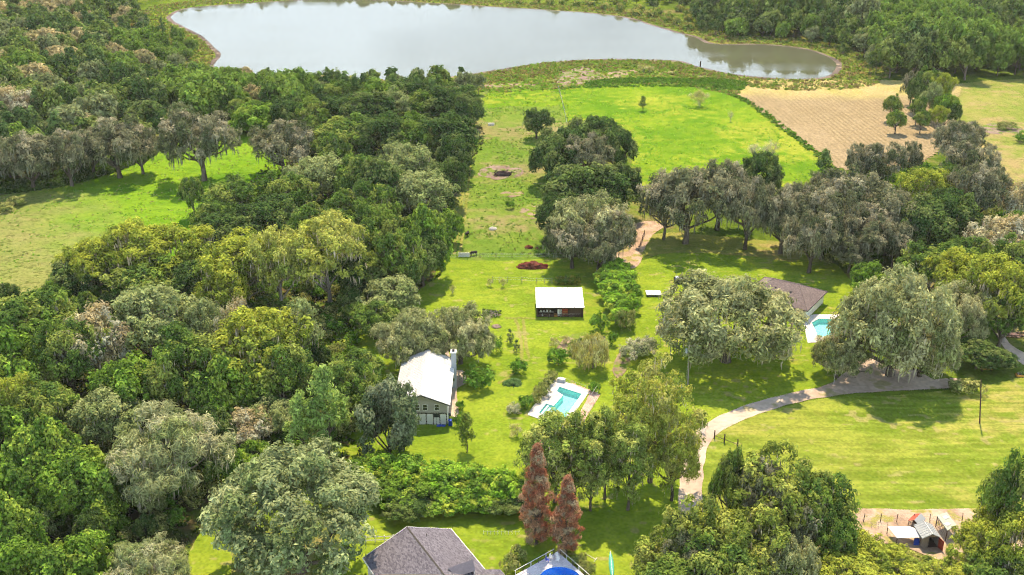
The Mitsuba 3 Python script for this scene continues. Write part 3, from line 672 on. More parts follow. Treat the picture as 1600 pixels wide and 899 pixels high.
trees('in the lower right grove', [('grove', 1215, 712, 150, 17), ('moss', 1190, 725, 90, 15), ('oak', 1140, 705, 60, 16), ('oak', 1280, 735, 120, 16), ('moss', 1230, 760, 110, 14), ('grove', 1090, 782, 120, 14), ('grove', 1160, 790, 140, 14), ('oak', 1120, 840, 140, 12), ('olive', 1230, 830, 120, 12),
    ('yellow', 1352, 830, 105, 8), ('yellow', 1330, 856, 130, 8), ('yellow', 1405, 862, 110, 6), ('oak', 1592, 708, 110, 20), ('yellow', 1535, 812, 100, 10), ('yellow', 1595, 800, 110, 14), ('yellow', 1528, 832, 60, 6), ('oak', 1560, 860, 110, 9), ('oak', 1300, 790, 80, 13), ('moss', 1075, 830, 90, 11), ('yellow', 1520, 872, 100, 6), ('grove', 1040, 838, 110, 9), ('oak', 1060, 868, 130, 9), ('grove', 1180, 850, 130, 10), ('yellow', 1560, 780, 80, 9), ('grove', 1442, 866, 115, 4.6), ('yellow', 1110, 800, 90, 12)])
trees('in the ploughed field clump', [('oak', 1450, 107, 46, 18), ('yellow', 1473, 114, 36, 17), ('oak', 1394, 148, 30, 11), ('oak', 1401, 172, 34, 9.5), ('dark', 1431, 120, 32, 15), ('oak', 1434, 150, 28, 12), ('grey', 1457, 132, 34, 15), ('lush', 1479, 148, 36, 13), ('moss', 1426, 113, 30, 14), ('moss', 1505, 192, 64, 14), ('dark', 1490, 160, 28, 11), ('oak', 1440, 172, 30, 9.5), ('yellow', 1466, 165, 30, 11)])

# ---------------------------------------------------------------- the woods that fill the far sides
OPEN = [lake_poly.buffer(10), field_poly.buffer(1), dry_poly, pastures['rich'], pastures['rough'], pastures['left'].buffer(-3), meadow_poly, lawns['house'], lawns['front'], lawns['gap'], drive_poly]
for g in OPEN:
    prepare(g)


def is_open(q):
    out = np.zeros(len(q), bool)
    for g in OPEN:
        out |= contains_xy(g, q[:, 0], q[:, 1])
    return out


def free(q, tight=.75):
    a = np.array([(s[0], s[1], s[2]) for s in standing])
    d = np.hypot(q[:, None, 0] - a[None, :, 0], q[:, None, 1] - a[None, :, 1])
    return (d > a[None, :, 2] * tight).all(1)


left_wood = ground_poly([(-90, -25), (180, -25), (212, 28), (262, 40), (300, 78), (318, 118), (420, 134), (560, 134), (740, 140), (748, 190), (560, 190), (480, 205), (410, 196), (372, 194), (250, 232), (200, 252), (100, 268), (0, 296), (-90, 300)], 0, n=3)
right_wood = ground_poly([(700, -25), (1720, -25), (1720, 131), (1400, 128), (1335, 100), (1290, 78), (1200, 62), (1110, 60), (1040, 38), (930, 14), (800, 6)], 0, n=3)
behind = Polygon([(-700, 765), (900, 765), (1100, 1150), (-900, 1150)])
tr2 = np.random.default_rng(11)
distant = []
for zone, poly, gap in (('in the left lakeside wood', left_wood, 8.6), ('in the right lakeside wood', right_wood, 9.6), ('behind the lake', behind, 14)):
    q = scatter(poly, 4000, 3, gap)
    q = q[~is_open(q)]
    q = q[free(q, .9)]
    dl = np.array([lake_poly.distance(Point(*a)) for a in q])
    for (x, y), d in zip(q, dl):
        n1 = float(meshkit.fbm(np.array([x / 45, y / 45, 2.0]), 3, 3))
        n2 = float(meshkit.fbm(np.array([x / 30, y / 30, 5.0]), 3, 8))
        h = 14 * (.75 + .5 * tr2.random())
        u = tr2.random()
        east = PX((x, y, 0))[0] > 1090
        h *= (1.3 if east else .72) if 'right' in zone else 1.08
        if 'left' in zone:
            h *= min(1, .30 + d / 90)
            sp = 'far_lush' if n1 > .60 else 'far_cypress' if n2 > .60 else 'far_pale' if n2 < .36 and u < .7 else 'far_grey' if u < .25 else 'far_dark' if u < .5 else 'far_oak'
        else:
            edge = 15 if 'right' in zone and east else 50
            h *= min(1.15 if 'right' in zone else .8, .22 + max(0, d - 8) / edge * .5)
            sp = 'far_lush' if n1 > .60 else 'far_grey' if n2 < .42 and u < .7 else 'far_dark' if u < .55 else 'far_oak'
        if h < 5.5:
            sp, w = 'far_bush', 4.5 + 3.5 * tr2.random()
            h = 2.2 + 2.6 * tr2.random()
        else:
            w = min(18, max(6, h * .9 * (.8 + .5 * tr2.random()))) * (.62 if 'cypress' in sp else 1)
        distant.append((sp, x, y, w, h, zone))
distant.sort(key=lambda a: a[2] + abs(a[1]) * .2)
mass, seen_n = 0, 0
for sp, x, y, w, h, zone in distant:
    px, py = PX((x, y, h))
    inside = -20 < px < 1620 and -10 < py
    if sp != 'far_bush' and inside and seen_n < 150:
        seen_n += 1
        put(sp, x, y, w, h, zone, group=f'{KIND[sp][1]}s {zone}', look=KIND[sp][1])
    else:
        nm = 'marsh_scrub' if sp == 'far_bush' else 'far_forest'
        v, R, H = PROTO[sp][tr2.integers(len(PROTO[sp]))]
        mass += 1
        scene[f'{nm}__{mass:03d}'] = {'type': 'instance', 'group': {'type': 'ref', 'id': v}, 'to_world': T().translate([x, y, 0]).rotate([0, 0, 1], float(tr2.uniform(0, 360))).scale([w / 2 / R, w / 2 / R, h / H])}
tag('far_forest', 'distant dense forest around and behind the lake', 'forest', kind='stuff')
tag('marsh_scrub', 'low scrubby bushes along the lake margins', 'scrub', kind='stuff')

# trees and bushes that close the gaps of the nearer woods
fill_n = 0
near_wood = ground_poly([(-120, 500), (100, 470), (200, 452), (330, 395), (345, 345), (440, 305), (510, 240), (600, 195), (735, 200), (728, 260), (712, 300), (697, 390), (685, 430), (640, 455), (560, 520), (560, 640), (540, 700), (420, 730), (330, 800), (260, 960), (-200, 980)], 0, n=3)
q = scatter(near_wood.difference(lawns['gap'].buffer(2)), 900, 8, 5.0)
q = q[free(q, .55)]
for x, y in q[:170]:
    h = tr2.uniform(5, 9)
    sp = ['lush', 'oak', 'dark', 'dark', 'grey'][tr2.integers(5)]
    v, R, H = PROTO[sp][tr2.integers(len(PROTO[sp]))]
    fill_n += 1
    scene[f'understory__{fill_n:03d}'] = {'type': 'instance', 'group': {'type': 'ref', 'id': v}, 'to_world': T().translate([x, y, 0]).rotate([0, 0, 1], float(tr2.uniform(0, 360))).scale([h * .4 / R, h * .4 / R, h / H])}
q = scatter(near_wood.difference(lawns['gap'].buffer(1)), 1500, 9, 2.6)
for x, y in q:
    s = tr2.uniform(.7, 1.6)
    v = PROTO[['bush', 'olivebush'][tr2.integers(2)]][tr2.integers(2)][0]
    fill_n += 1
    scene[f'understory__{fill_n:03d}'] = {'type': 'instance', 'group': {'type': 'ref', 'id': v}, 'to_world': T().translate([x, y, 0]).rotate([0, 0, 1], float(tr2.uniform(0, 360))).scale([s, s, s])}
east = ground_poly([(1250, 330), (1340, 275), (1460, 265), (1540, 300), (1620, 320), (1660, 420), (1500, 440), (1400, 410), (1300, 420)], 0, n=3)
for x, y in scatter(east, 260, 12, 4.0):
    s = tr2.uniform(.8, 1.8)
    v = PROTO[['bush', 'olivebush'][tr2.integers(2)]][tr2.integers(2)][0]
    fill_n += 1
    scene[f'understory__{fill_n:03d}'] = {'type': 'instance', 'group': {'type': 'ref', 'id': v}, 'to_world': T().translate([x, y, 0]).rotate([0, 0, 1], float(tr2.uniform(0, 360))).scale([s, s, s])}
tag('understory', 'tangled undergrowth of bushes and young trees beneath the woods', 'undergrowth', kind='stuff')

# long vine-covered hedge in front of the house lawn, bright hedge beside the pole barn
def bushes(zone, rows, sp='bush', look=None, group=None, name=None):
    for px, py, w, h in rows:
        x, y, _ = P(px, py)
        put(sp, x, y, w, h, zone, look=look, group=group, cat_='shrub', name=name)


trees('in the vine-covered hedgerow below the lawn', [('hedge', 590, 705, 75, 5.5), ('hedge', 640, 712, 85, 6.5), ('hedge', 690, 718, 85, 6.5), ('hedge', 740, 722, 85, 6), ('hedge', 785, 730, 80, 6), ('lush', 615, 745, 70, 4.5), ('lush', 665, 752, 75, 4.5), ('hedge', 715, 755, 75, 4.2), ('hedge', 765, 755, 70, 4.2), ('dark', 640, 770, 80, 3.5), ('dark', 790, 765, 70, 3.6), ('lush', 560, 720, 60, 5), ('lush', 805, 750, 50, 4.5)],
      name='hedge_bush', look='lush vine-covered bush', cat_='shrub')
trees('in the bright hedge beside the pole barn', [('hedge', 962, 404, 52, 5), ('hedge', 948, 418, 46, 5), ('hedge', 975, 420, 52, 5), ('hedge', 955, 436, 50, 5), ('hedge', 982, 440, 44, 5), ('hedge', 964, 456, 50, 5), ('hedge', 986, 460, 36, 4.6), ('hedge', 972, 478, 44, 4.6)],
      name='hedge_bush', look='bright green clipped bush', cat_='shrub')
bushes('right of the pole barn', [(938, 517, 4.2, 4)], look='round leafy green shrub')
bushes('at the lower end of the bright hedge', [(977, 515, 4.6, 5)], 'olivebush', look='greyish green shrub')
bushes('between the palm garden and the grey shrub', [(957, 540, 2.4, 3)], 'bush', look='small dark green shrub')
bushes('in the palm garden', [(870, 570, 4.6, 3.6)], 'bush', look='dark green round shrub')
bushes('in the palm garden', [(867, 545, 3.0, 2.6), (884, 538, 2.6, 2.2)], 'dryshrub', look='thin flowering shrub')
trees('in the palm garden', [('weeping', 928, 524, 62, 7.5)])
bushes('between the pool and the big oak', [(992, 562, 7.5, 4.2), (1010, 556, 6, 4)], 'greybush', look='broad silvery grey shrub')
bushes('at the far corner of the pool deck', [(928, 613, 2.6, 2.2)], look='clipped dark round bush')
bushes('in the hedge on the left of the pool', [(864, 593, 2.8, 1.9), (857, 602, 2.9, 2), (850, 612, 3.0, 2), (843, 621, 3.0, 2), (836, 629, 2.8, 1.9)], 'olivebush', look='bronze green hedge bush', group=None)
bushes('at the near end of the pool hedge', [(822, 638, 3.4, 2.4)], look='dark green mounded bush')
bushes('at the near end of the pool hedge', [(803, 646, 3.2, 2.0)], 'greybush', look='silvery low bush')
bushes('in the lawn between house and pool', [(810, 585, 4.0, 3.0)], look='rounded green bush')
bushes('beside the patio of the white house', [(718, 641, 2.1, 1.8), (716, 664, 2.2, 2.4)], look='small dark patio bush')
bushes('in the lawn below the pool', [(807, 683, 2.6, 2.6)], 'dryshrub', look='pale dry flowering bush')
bushes('in the middle of the lawn', [(797, 537, 2.0, 3.6), (807, 550, 1.8, 3.0)], 'cedar', look='small dark conical cedar')
bushes('at the edge of the oak by the white house', [(776, 550, 3, 3.4)], 'bush', look='dark rounded bush')
trees('in front of the white house', [('sapling', 729, 645, 30, 8.5)])
bushes('in the middle of the pasture strip', [(798, 326, 2.8, 2.8)], look='lone dark bush')
bushes('behind the red mulch pile', [(866, 396, 5, 3.2), (846, 398, 3, 1.8)], look='bright green bush')
bushes('on the left of the round pool deck', [(808, 875, 3.2, 2.2), (800, 890, 3.2, 2.2)], 'olivebush', look='dark bush')
bushes('on the right of the round pool deck', [(905, 882, 2.6, 1.9), (915, 896, 2.8, 1.9)], 'olivebush', look='bronze bush')
bushes('in the bright pasture', [(1093, 167, 8, 7)], 'dryshrub', look='tan bushy dry shrub')
trees('in the bright pasture', [('sapling', 1005, 150, 14, 6.5), ('bare', 1142, 172, 10, 5), ('bare', 1205, 215, 28, 9), ('bare', 1180, 222, 30, 6)])
bushes('in the bare ring of the dry field', [(1572, 203, 7.5, 3)], 'olivebush', look='lone green bush')
bushes('at the right edge of the dry field', [(1594, 222, 6, 3.4)], 'bush', look='dark green bush')
bushes('at the left edge of the picture in the left pasture', [(8, 330, 6, 2.2), (24, 322, 6, 2.5)], 'olivebush', look='low weedy bush')
bushes('in the scrubby strip by the lake', [(1005, 113, 6, 3.5), (1015, 113, 5, 3)], 'dryshrub', look='bronze dry shrub')
bushes('beside the bench at the right edge', [(1508, 612, 7, 2.6)], 'olivebush', look='low spreading olive bush')
trees('at the right edge by the bench', [('dark', 1560, 545, 60, 4)])
bushes('among the young fruit trees', [(766, 448, 1.8, 2.2), (786, 449, 1.8, 2.4), (707, 460, 1.6, 2.4)], 'dryshrub', look='thin staked fruit tree')

# ---------------------------------------------------------------- labels of the trees: kind, zone, and the place in the row from the left
WORDS = 'first second third fourth fifth sixth seventh eighth ninth tenth eleventh twelfth thirteenth fourteenth fifteenth sixteenth seventeenth eighteenth nineteenth twentieth'.split()
byname = {}
for w in waiting:
    byname.setdefault((w[1], w[2], w[7]), []).append(w)
for (look, zone, group), ws in byname.items():
    rows, plural = [ws], look + ('es' if look.endswith('s') else 's')
    if len(ws) > 14:                                          # many alike: rows from the front, then places from the left
        ws.sort(key=lambda a: -PX((a[3], a[4], a[5]))[1])
        rows = [ws[i:i + 9] for i in range(0, len(ws), 9)]
    for j, row in enumerate(rows):
        row.sort(key=lambda a: PX((a[3], a[4], a[5]))[0])
        for i, (k, _, _, x, y, h, c, g) in enumerate(row):
            n = len(row)
            at = 'leftmost' if i == 0 else 'rightmost' if i == n - 1 else f'{WORDS[i]} from left'
            if len(rows) > 1:
                at = f'{WORDS[j]} row, {at}'
            tag(k, look + ' ' + zone + (f', {at}' if len(ws) > 1 else ''), c, f'{plural} {zone}' if len(ws) > 1 else None)

# ---------------------------------------------------------------- tufts that make the pastures rough
def clumpy(q):
    return np.clip(meshkit.fbm(np.c_[q / 9, q[:, :1] * 0 + 4], 3, 6) * 3.2 - 1.15, .04, 1)


tufts('pasture_weeds', pastures['rough'], 3000, 1, .22, [(.2, .33, .04), (.14, .26, .03), (.3, .34, .09)], 'rough weed tufts in the pasture strip', .3, 4, weight=clumpy)
tufts('left_pasture_weeds', pastures['left'], 3500, 2, .16, [(.22, .4, .04), (.18, .33, .03), (.36, .36, .12)], 'grass tufts in the left pasture', .3, 3, weight=clumpy)
tufts('bright_pasture_weeds', pastures['rich'], 3500, 3, .16, [(.24, .44, .04), (.28, .46, .05), (.18, .36, .03)], 'grass tufts in the bright pasture', .32, 3, weight=clumpy)
tufts('reeds', lake_poly.buffer(25).difference(lake_poly.buffer(3)), 13000, 4, .9, [(.24, .31, .05), (.17, .26, .035), (.3, .3, .08), (.26, .2, .08)], 'reeds and marsh plants fringing the lake', .7, 4)
tufts('lakeside_weeds', ground_poly([(756, 145), (740, 128), (780, 112), (850, 99), (930, 96), (1000, 96), (1060, 98), (1100, 110), (1150, 124), (1152, 150), (1100, 140), (1000, 133), (880, 140)], 0, n=3), 2600, 5, .6, [(.2, .34, .04), (.24, .36, .05), (.3, .26, .08)], 'weeds in the scrubby strip by the lake', .6, 4)
for k, ln in enumerate([[(880, 139), (950, 136), (1060, 135), (1110, 139), (1160, 156), (1215, 194), (1283, 246)], [(930, 131), (1000, 127), (1100, 130), (1145, 138)], [(1110, 127), (1150, 132)]]):
    g = LineString(smooth_ring([P(*q)[:2] for q in ln], 6, closed=False)).buffer(1.6 if k == 0 else 5)
    tufts('ditch_weeds', g, 1600, 20 + k, .75, [(.11, .23, .025), (.09, .18, .02), (.15, .27, .03)], ['line of taller dark weeds round the bright pasture', 'dense weeds below the sandy streaks', 'weeds at the corner of the ploughed field'][k], .6, 5)
tufts('wood_edge_weeds', ground_poly([(0, 305), (0, 290), (100, 268), (230, 235), (245, 222), (240, 245), (130, 285)], 0, n=3), 2600, 6, 1.0, [(.06, .12, .02), (.09, .15, .03)], 'tall weeds along the foot of the mossy oaks', .6, 5)
tufts('litter_sprigs', wood_poly.difference(lawns['gap']), 9000, 7, .5, [(.07, .11, .02), (.05, .08, .02), (.14, .12, .05)], 'sprigs and seedlings on the woodland floor', .45, 3)


def fronds(name_, label, cat_, px, n, length, h_, pal, trunk=0.0, leaflets=14, rise=(.2, 1.1)):
    """a palm: arching fronds with leaflets on both sides of each rib"""
    x, y, _ = P(*px)
    rg = np.random.default_rng(n)
    k = thing(name_, label, cat_)
    if trunk:
        add('trunk', tube([(x, y, -.1), (x, y, trunk * .5), (x + .05, y, trunk)], [.24, .2, .18], 8), 'dark_wood', k)
    for i in range(n):
        a, up0 = i * 2.399 + rg.normal() * .2, rg.uniform(*rise)
        d = np.array([math.cos(a), math.sin(a), 0])
        t = np.linspace(0, 1, leaflets)
        rib = np.array([x, y, max(trunk, .15)]) + d * (t * length * math.cos(up0 * .8))[:, None] + np.c_[0 * t, 0 * t, length * (t * math.sin(up0) - .75 * t * t)]
        rib[:, 2] = np.maximum(rib[:, 2], .08)
        side = np.array([-d[1], d[0], 0])
        V, Fq = [], []
        for j in range(1, leaflets):
            for s in (-1, 1):
                l_ = .3 * length * math.sin(math.pi * (.15 + .8 * t[j])) * rg.uniform(.8, 1.1)
                tip = rib[j] + side * s * l_ * .8 + d * l_ * .5 - [0, 0, l_ * .25]
                w_ = (rib[min(j + 1, leaflets - 1)] - rib[j - 1]) * .32
                b0 = len(V)
                V += [rib[j] - w_, rib[j] + w_, tip + w_ * .2, tip - w_ * .2]
                Fq += [[b0, b0 + 1, b0 + 2], [b0, b0 + 2, b0 + 3]]
        c = np.array(pal[i % len(pal)]) * rg.uniform(.85, 1.15)
        add('frond', trimesh.Trimesh(V, Fq, process=False), 'leaf_mat', k, color=np.tile(c, (len(V), 1)))


fronds('palm_tree', 'single feathery palm left of the tan weeping tree', 'palm', (903, 552), 30, 2.7, 5.5, [(.14, .2, .04), (.18, .23, .05), (.1, .15, .03)], 2.6, rise=(-.2, 1.25))
fronds('sago_palm', 'dark spiky sago palm below the rounded lawn bush', 'palm', (803, 599), 34, 2.3, 1.5, [(.07, .14, .045), (.1, .18, .06)], 0, rise=(.25, 1.2))
fronds('sago_palm', 'second sago palm left of the rounded lawn bush', 'palm', (794, 600), 26, 1.7, 1.5, [(.07, .14, .045), (.1, .18, .06)], 0, rise=(.25, 1.2))

# ---------------------------------------------------------------- paints
mat('white_metal', proc(lambda p, n, uv: mix((.50, .50, .485), (.60, .60, .59), fbm(p.x / 1.3, p.y / 2.6, p.z)) * (1 - .12 * smoothstep(.6, .75, fbm(p.x / .7, p.y / 4, 3)))), .45, .4)
mat('seam_metal', (.40, .40, .39), .45, .4)
mat('white_paint', (.74, .73, .70), .6)
mat('cream_paint', (.70, .66, .58), .7)
mat('siding_mat', proc(lambda p, n, uv: mix((.36, .33, .29), (.42, .39, .35), noise(p.x / 2, p.y / 2, p.z / .5))), .8)
mat('trim_mat', (.06, .055, .05), .6)
mat('dark_wood', soil_fn((.07, .045, .035), (.12, .075, .055), 3), .8)
mat('grey_wood', soil_fn((.22, .19, .16), (.32, .28, .24), 3), .8)
mat('glass_mat', (.03, .035, .04), .08, .6)
mat('chimney_mat', (.38, .42, .47), .5)
mat('steel', (.55, .57, .58), .4, .5, .6)
mat('blue_plastic', (.02, .06, .42), .4)
mat('red_paint', (.40, .08, .05), .6)
mat('brick_mat', soil_fn((.44, .27, .21), (.56, .38, .31), 3), .85)
mat('concrete_mat', soil_fn((.50, .475, .44), (.60, .575, .54), .6), .85)
mat('pool_tile', (.16, .60, .56), .5)
mat('pool_step', (.50, .72, .68), .5)
mat('blue_liner', proc(lambda p, n, uv: mix((.02, .17, .62), (.03, .24, .72), noise(p.x / .7, p.y / .7, 1))), .5)
mat('teal_plastic', (.10, .42, .33), .35)
mat('black_hide', (.018, .016, .015), .7)
mat('shed_roof', (.30, .33, .34), .5, .4)
mat('pale_green_roof', (.34, .38, .31), .5)
mat('orange_wood', (.52, .27, .06), .7)
scene['clear_water'] = {'type': 'blendbsdf', 'weight': .12, 'a': {'type': 'null'}, 'b': {'type': 'twosided', 'bsdf': {'type': 'principled', 'base_color': rgb(.25, .62, .6), 'roughness': .12, 'specular': .5}}}
scene['blue_water'] = {'type': 'blendbsdf', 'weight': .12, 'a': {'type': 'null'}, 'b': {'type': 'twosided', 'bsdf': {'type': 'principled', 'base_color': rgb(.05, .25, .7), 'roughness': .12, 'specular': .5}}}


def shingle_fn(a, b):
    def fn(p, n, uv):
        row = dr.floor(uv.y / .22)
        c = mix(a, b, cell_rand(dr.floor(uv.x / .45 + .5 * (row - 2 * dr.floor(row / 2))), row, 4))
        return c * (.85 + .3 * noise(p.x / .15, p.y / .15, p.z / .15)) * (.9 + .25 * fbm(p.x / 2.5, p.y / 2.5, p.z))
    return fn


mat('grey_shingle', proc(shingle_fn((.085, .08, .10), (.165, .158, .185))), .9, .2)
mat('brown_shingle', proc(shingle_fn((.125, .10, .097), (.185, .15, .145))), .9, .2)


def courses(corners, n, lift=.03):
    """a roof slope laid in overlapping shingle courses: eave-left, eave-right, top-right, top-left; uv in metres"""
    a, b, c, d = map(np.asarray, corners)
    nrm = np.cross(b - a, d - a)
    nrm = nrm / np.linalg.norm(nrm)
    up = np.linalg.norm(d - a + c - b) / 2
    V, F, UV = [], [], []
    for i in range(n):
        t0, t1 = i / n, min(1, (i + 1.0) / n)
        q = [a + (d - a) * t0 + nrm * lift * 1.6, b + (c - b) * t0 + nrm * lift * 1.6, b + (c - b) * t1 + nrm * lift * .6, a + (d - a) * t1 + nrm * lift * .6, a + (d - a) * t0, b + (c - b) * t0]
        k = len(V)
        V += q
        e = (b - a) / np.linalg.norm(b - a)
        UV += [[(x - a) @ e, t * up] for x, t in zip(q, (t0, t0, t1 - 1e-4, t1 - 1e-4, t0, t0))]
        F += [[k, k + 1, k + 2], [k, k + 2, k + 3], [k + 4, k + 5, k + 1], [k + 4, k + 1, k]]
    return trimesh.Trimesh(np.array(V), F, process=False), np.array(UV)


def window(parent, M, w, h, z, label=None):
    """a sash window whose face looks along -y of M, standing at M's origin"""
    o = add('window', [mv(box(w + .16, .06, .08, (0, -.03, z - .08)), M), mv(box(w + .16, .06, .08, (0, -.03, z + h)), M), mv(box(.08, .06, h, (-w / 2 - .04, -.03, z)), M), mv(box(.08, .06, h, (w / 2 + .04, -.03, z)), M), mv(box(w, .04, .05, (0, -.03, z + h / 2)), M)], 'white_paint', parent, label=label)
    add('pane', mv(box(w, .02, h, (0, -.012, z)), M), 'glass_mat', o)
    return o


# ---------------------------------------------------------------- the white-roofed house
h = thing('house', 'two-storey house with a white metal roof and grey gable', 'house')
XL, XR, XM, YF, YB, ZE, ZR = -22.8, -12.8, -17.8, 181.2, 199.5, 5.0, 7.1
add('wall', trimesh.creation.extrude_polygon(Polygon([(XL, 2.65), (XR, 2.65), (XR, ZE), (XM, ZR - .12), (XL, ZE)]), YB - YF, engine='earcut').apply_transform(np.array([[1, 0, 0, 0], [0, 0, -1, YB], [0, 1, 0, 0], [0, 0, 0, 1.]])), 'siding_mat', h, label='grey-beige upper storey siding')
add('wall', box(XR - XL - .1, YB - YF - .1, 2.65, ((XL + XR) / 2, (YF + YB) / 2, 0)), 'cream_paint', h, label='white lower storey')
for i in range(11):
    z = 2.72 + i * .235
    half = 5 if z < ZE - .1 else 5 * (ZR - z - .1) / (ZR - ZE)
    if half > .5:
        add('siding_board', poly3([(XM - half + .02, YF - .035, z), (XM + half - .02, YF - .035, z), (XM + half - .02, YF - .012, z + .22), (XM - half + .02, YF - .012, z + .22)], .01), 'siding_mat', h)
sl = math.hypot(XM - XL + .5, ZR - ZE)
for s, lab in ((-1, 'left slope of the white roof'), (1, 'right slope of the white roof')):
    xe = XM + s * 5.55
    pts = [(XM, YF - .65, ZR), (XM, YB + .6, ZR), (xe, YB + .6, ZE - .12), (xe, YF - .65, ZE - .12)]
    if s > 0:
        pts = pts[::-1]
    r = add('roof', poly3(pts, .12), 'white_metal', h, label=lab)
    n = unit(np.array([s * (ZR - ZE), 0, 5.0]))
    ribs = []
    for y in np.arange(YF - .3, YB + .5, .75):
        a, b = np.array([XM, y, ZR]), np.array([xe, y, ZE - .12])
        ribs.append(poly3([a + n * .02 + [0, -.03, 0], b + n * .02 + [0, -.03, 0], b + n * .02 + [0, .03, 0], a + n * .02 + [0, .03, 0]], .04))
    add('seam', ribs, 'seam_metal', r, kind='stuff')
    add('fascia', poly3([(XM, YF - .66, ZR - .12), (xe, YF - .66, ZE - .24), (xe, YF - .66, ZE - .42), (XM, YF - .66, ZR - .3)][::s], .05), 'trim_mat', h)
add('ridge_cap', box(.4, YB - YF + 1.3, .05, (XM, (YF + YB) / 2, ZR - .01)), 'seam_metal', h)
add('gutter', box(.13, YB - YF + 1.2, .13, (XM + 5.62, (YF + YB) / 2, ZE - .28)), 'white_paint', h)
for px in (650, 662.4, 680.8):
    window(h, frame(XR - (696.5 - px) / 7.93, YF - .035), .8, 1.15, 3.35)
add('trim_band', box(XR - XL + .06, .09, .2, ((XL + XR) / 2, YF - .02, 2.5)), 'trim_mat', h)
for px in (641, 652, 663.7, 674.8, 685, 695.6):
    add('batten', box(.14, .06, 2.5, (XR - (696.5 - px) / 7.93, YF + .02, 0)), 'trim_mat', h)
for a, b in ((641, 652), (652, 663.7), (663.7, 674.8), (685, 695.6)):
    xa, xb = XR - (696.5 - a) / 7.93, XR - (696.5 - b) / 7.93
    add('wall_panel', box(xb - xa - .22, .03, 2.3, ((xa + xb) / 2, YF + .02, .1)), 'white_paint', h)
xd = XR - (696.5 - 679.9) / 7.93
dro = add('door', box(1.1, .05, 1.55, (xd, YF + .02, .05)), 'white_paint', h, label='white double door under a dark transom')
add('door_line', box(.05, .03, 1.5, (xd, YF - .02, .08)), 'trim_mat', dro)
add('transom', box(1.1, .05, .75, (xd, YF + .02, 1.65)), 'glass_mat', h)
for y in (184.5, 188, 191.5):
    window(h, frame(XR, y, 0, math.pi / 2), 1.0, 1.2, 3.3)
for y in (184, 190):
    window(h, frame(XR - .05, y, 0, math.pi / 2), 1.2, 1.3, .9)
c = add('chimney', box(1.0, 1.3, 8.3, (-12.2, 196.6, 0)), 'chimney_mat', h, label='tall blue-grey chimney on the right wall')
add('cap', box(1.25, 1.55, .18, (-12.2, 196.6, 8.3)), 'white_paint', c)
add('flue', box(.5, .5, .5, (-12.2, 196.6, 8.48)), 'trim_mat', c)
add('downpipe', tube([(-12.65, 181.6, 4.7), (-12.65, 181.6, .1)], .06), 'white_paint', h)
# things by the house
tag(add('bin', [box(.75, .75, 1.05, (-12.15, 181.0, .02)), box(.85, .85, .1, (-12.15, 181.0, 1.08))], 'blue_plastic'), 'blue bin at the right front corner of the white-roofed house', 'bin')
v, f = trimesh.creation.triangulate_polygon(Polygon(wiggle(np.array([(-14.9, 180.3), (-13.2, 180.3), (-13.1, 180.9), (-14.8, 181.0)]), .08, .5, 3)), engine='earcut')
tag(add('tarp', trimesh.creation.extrude_polygon(Polygon(wiggle(np.array([(-14.9, 180.3), (-13.2, 180.3), (-13.1, 180.9), (-14.8, 181.0)]), .1, .5, 3)), .12, engine='earcut').apply_translation((0, 0, .05)), 'blue_plastic'), 'crumpled blue tarp on the grass before the white lower wall', 'tarp')
g = thing('grill', 'dark barbecue grill with round lid beside the white-roofed house', 'grill')
gx, gy = P(702, 654)[:2]
sp_ = trimesh.creation.icosphere(2, .42)
sp_.apply_scale((1, 1, .75))
add('bowl', sp_.apply_translation((gx, gy, .85)), 'trim_mat', g, smooth=True)
for k in range(3):
    a = k * 2.094
    add('leg', tube([(gx + .15 * math.cos(a), gy + .15 * math.sin(a), .7), (gx + .4 * math.cos(a), gy + .4 * math.sin(a), .08)], .03), 'steel', g)

# ---------------------------------------------------------------- the pole barn
b = thing('pole_barn', 'open-fronted pole barn with a bright white sheet roof', 'barn')
x0, x1, y0, y1 = 6.0, 17.2, 231.4, 240.6
add('roof', poly3([(x0 - .15, y0 - .4, 2.75), (x1 + .15, y0 - .4, 2.75), (x1 + .15, y1 + .4, 3.75), (x0 - .15, y1 + .4, 3.75)], .1), 'white_metal', b)
for xx in np.arange(x0 + .3, x1, .8):
    add('seam', poly3([(xx - .03, y0 - .4, 2.80), (xx + .03, y0 - .4, 2.80), (xx + .03, y1 + .4, 3.80), (xx - .03, y1 + .4, 3.80)], .03), 'seam_metal', b)
add('roof_edge', poly3([(x0 - .15, y0 - .42, 2.74), (x0 - .15, y0 - .42, 2.55), (x1 + .15, y0 - .42, 2.55), (x1 + .15, y0 - .42, 2.74)], .06), 'trim_mat', b)
add('roof_edge', poly3([(x0 - .2, y0 - .4, 2.72), (x0 - .2, y1 + .4, 3.72), (x0 - .2, y1 + .4, 3.5), (x0 - .2, y0 - .4, 2.5)], .05), 'steel', b)
add('roof_edge', poly3([(x1 + .2, y0 - .4, 2.72), (x1 + .2, y0 - .4, 2.5), (x1 + .2, y1 + .4, 3.5), (x1 + .2, y1 + .4, 3.72)], .05), 'steel', b)
for x in np.linspace(x0 + .1, x1 - .1, 5):
    add('post', box(.16, .16, 2.58, (x, y0, 0)), 'dark_wood', b)
for x in np.linspace(x0 + .1, x1 - .1, 5):
    add('post', box(.16, .16, 3.5, (x, y1, 0)), 'dark_wood', b)
for i in range(18):
    xx = x0 + .35 + i * .62
    add('wall_board', box(.58, .05, 3.45, (xx, y1 - .16 - .01 * (i % 2), 0)), 'dark_wood', b)
add('side_wall', box(.06, y1 - y0 - .4, 2.5, (x0 + .02, (y0 + y1) / 2, 0)), 'dark_wood', b)
add('side_wall', box(.06, y1 - y0 - .4, 2.5, (x1 - .02, (y0 + y1) / 2, 0)), 'dark_wood', b)
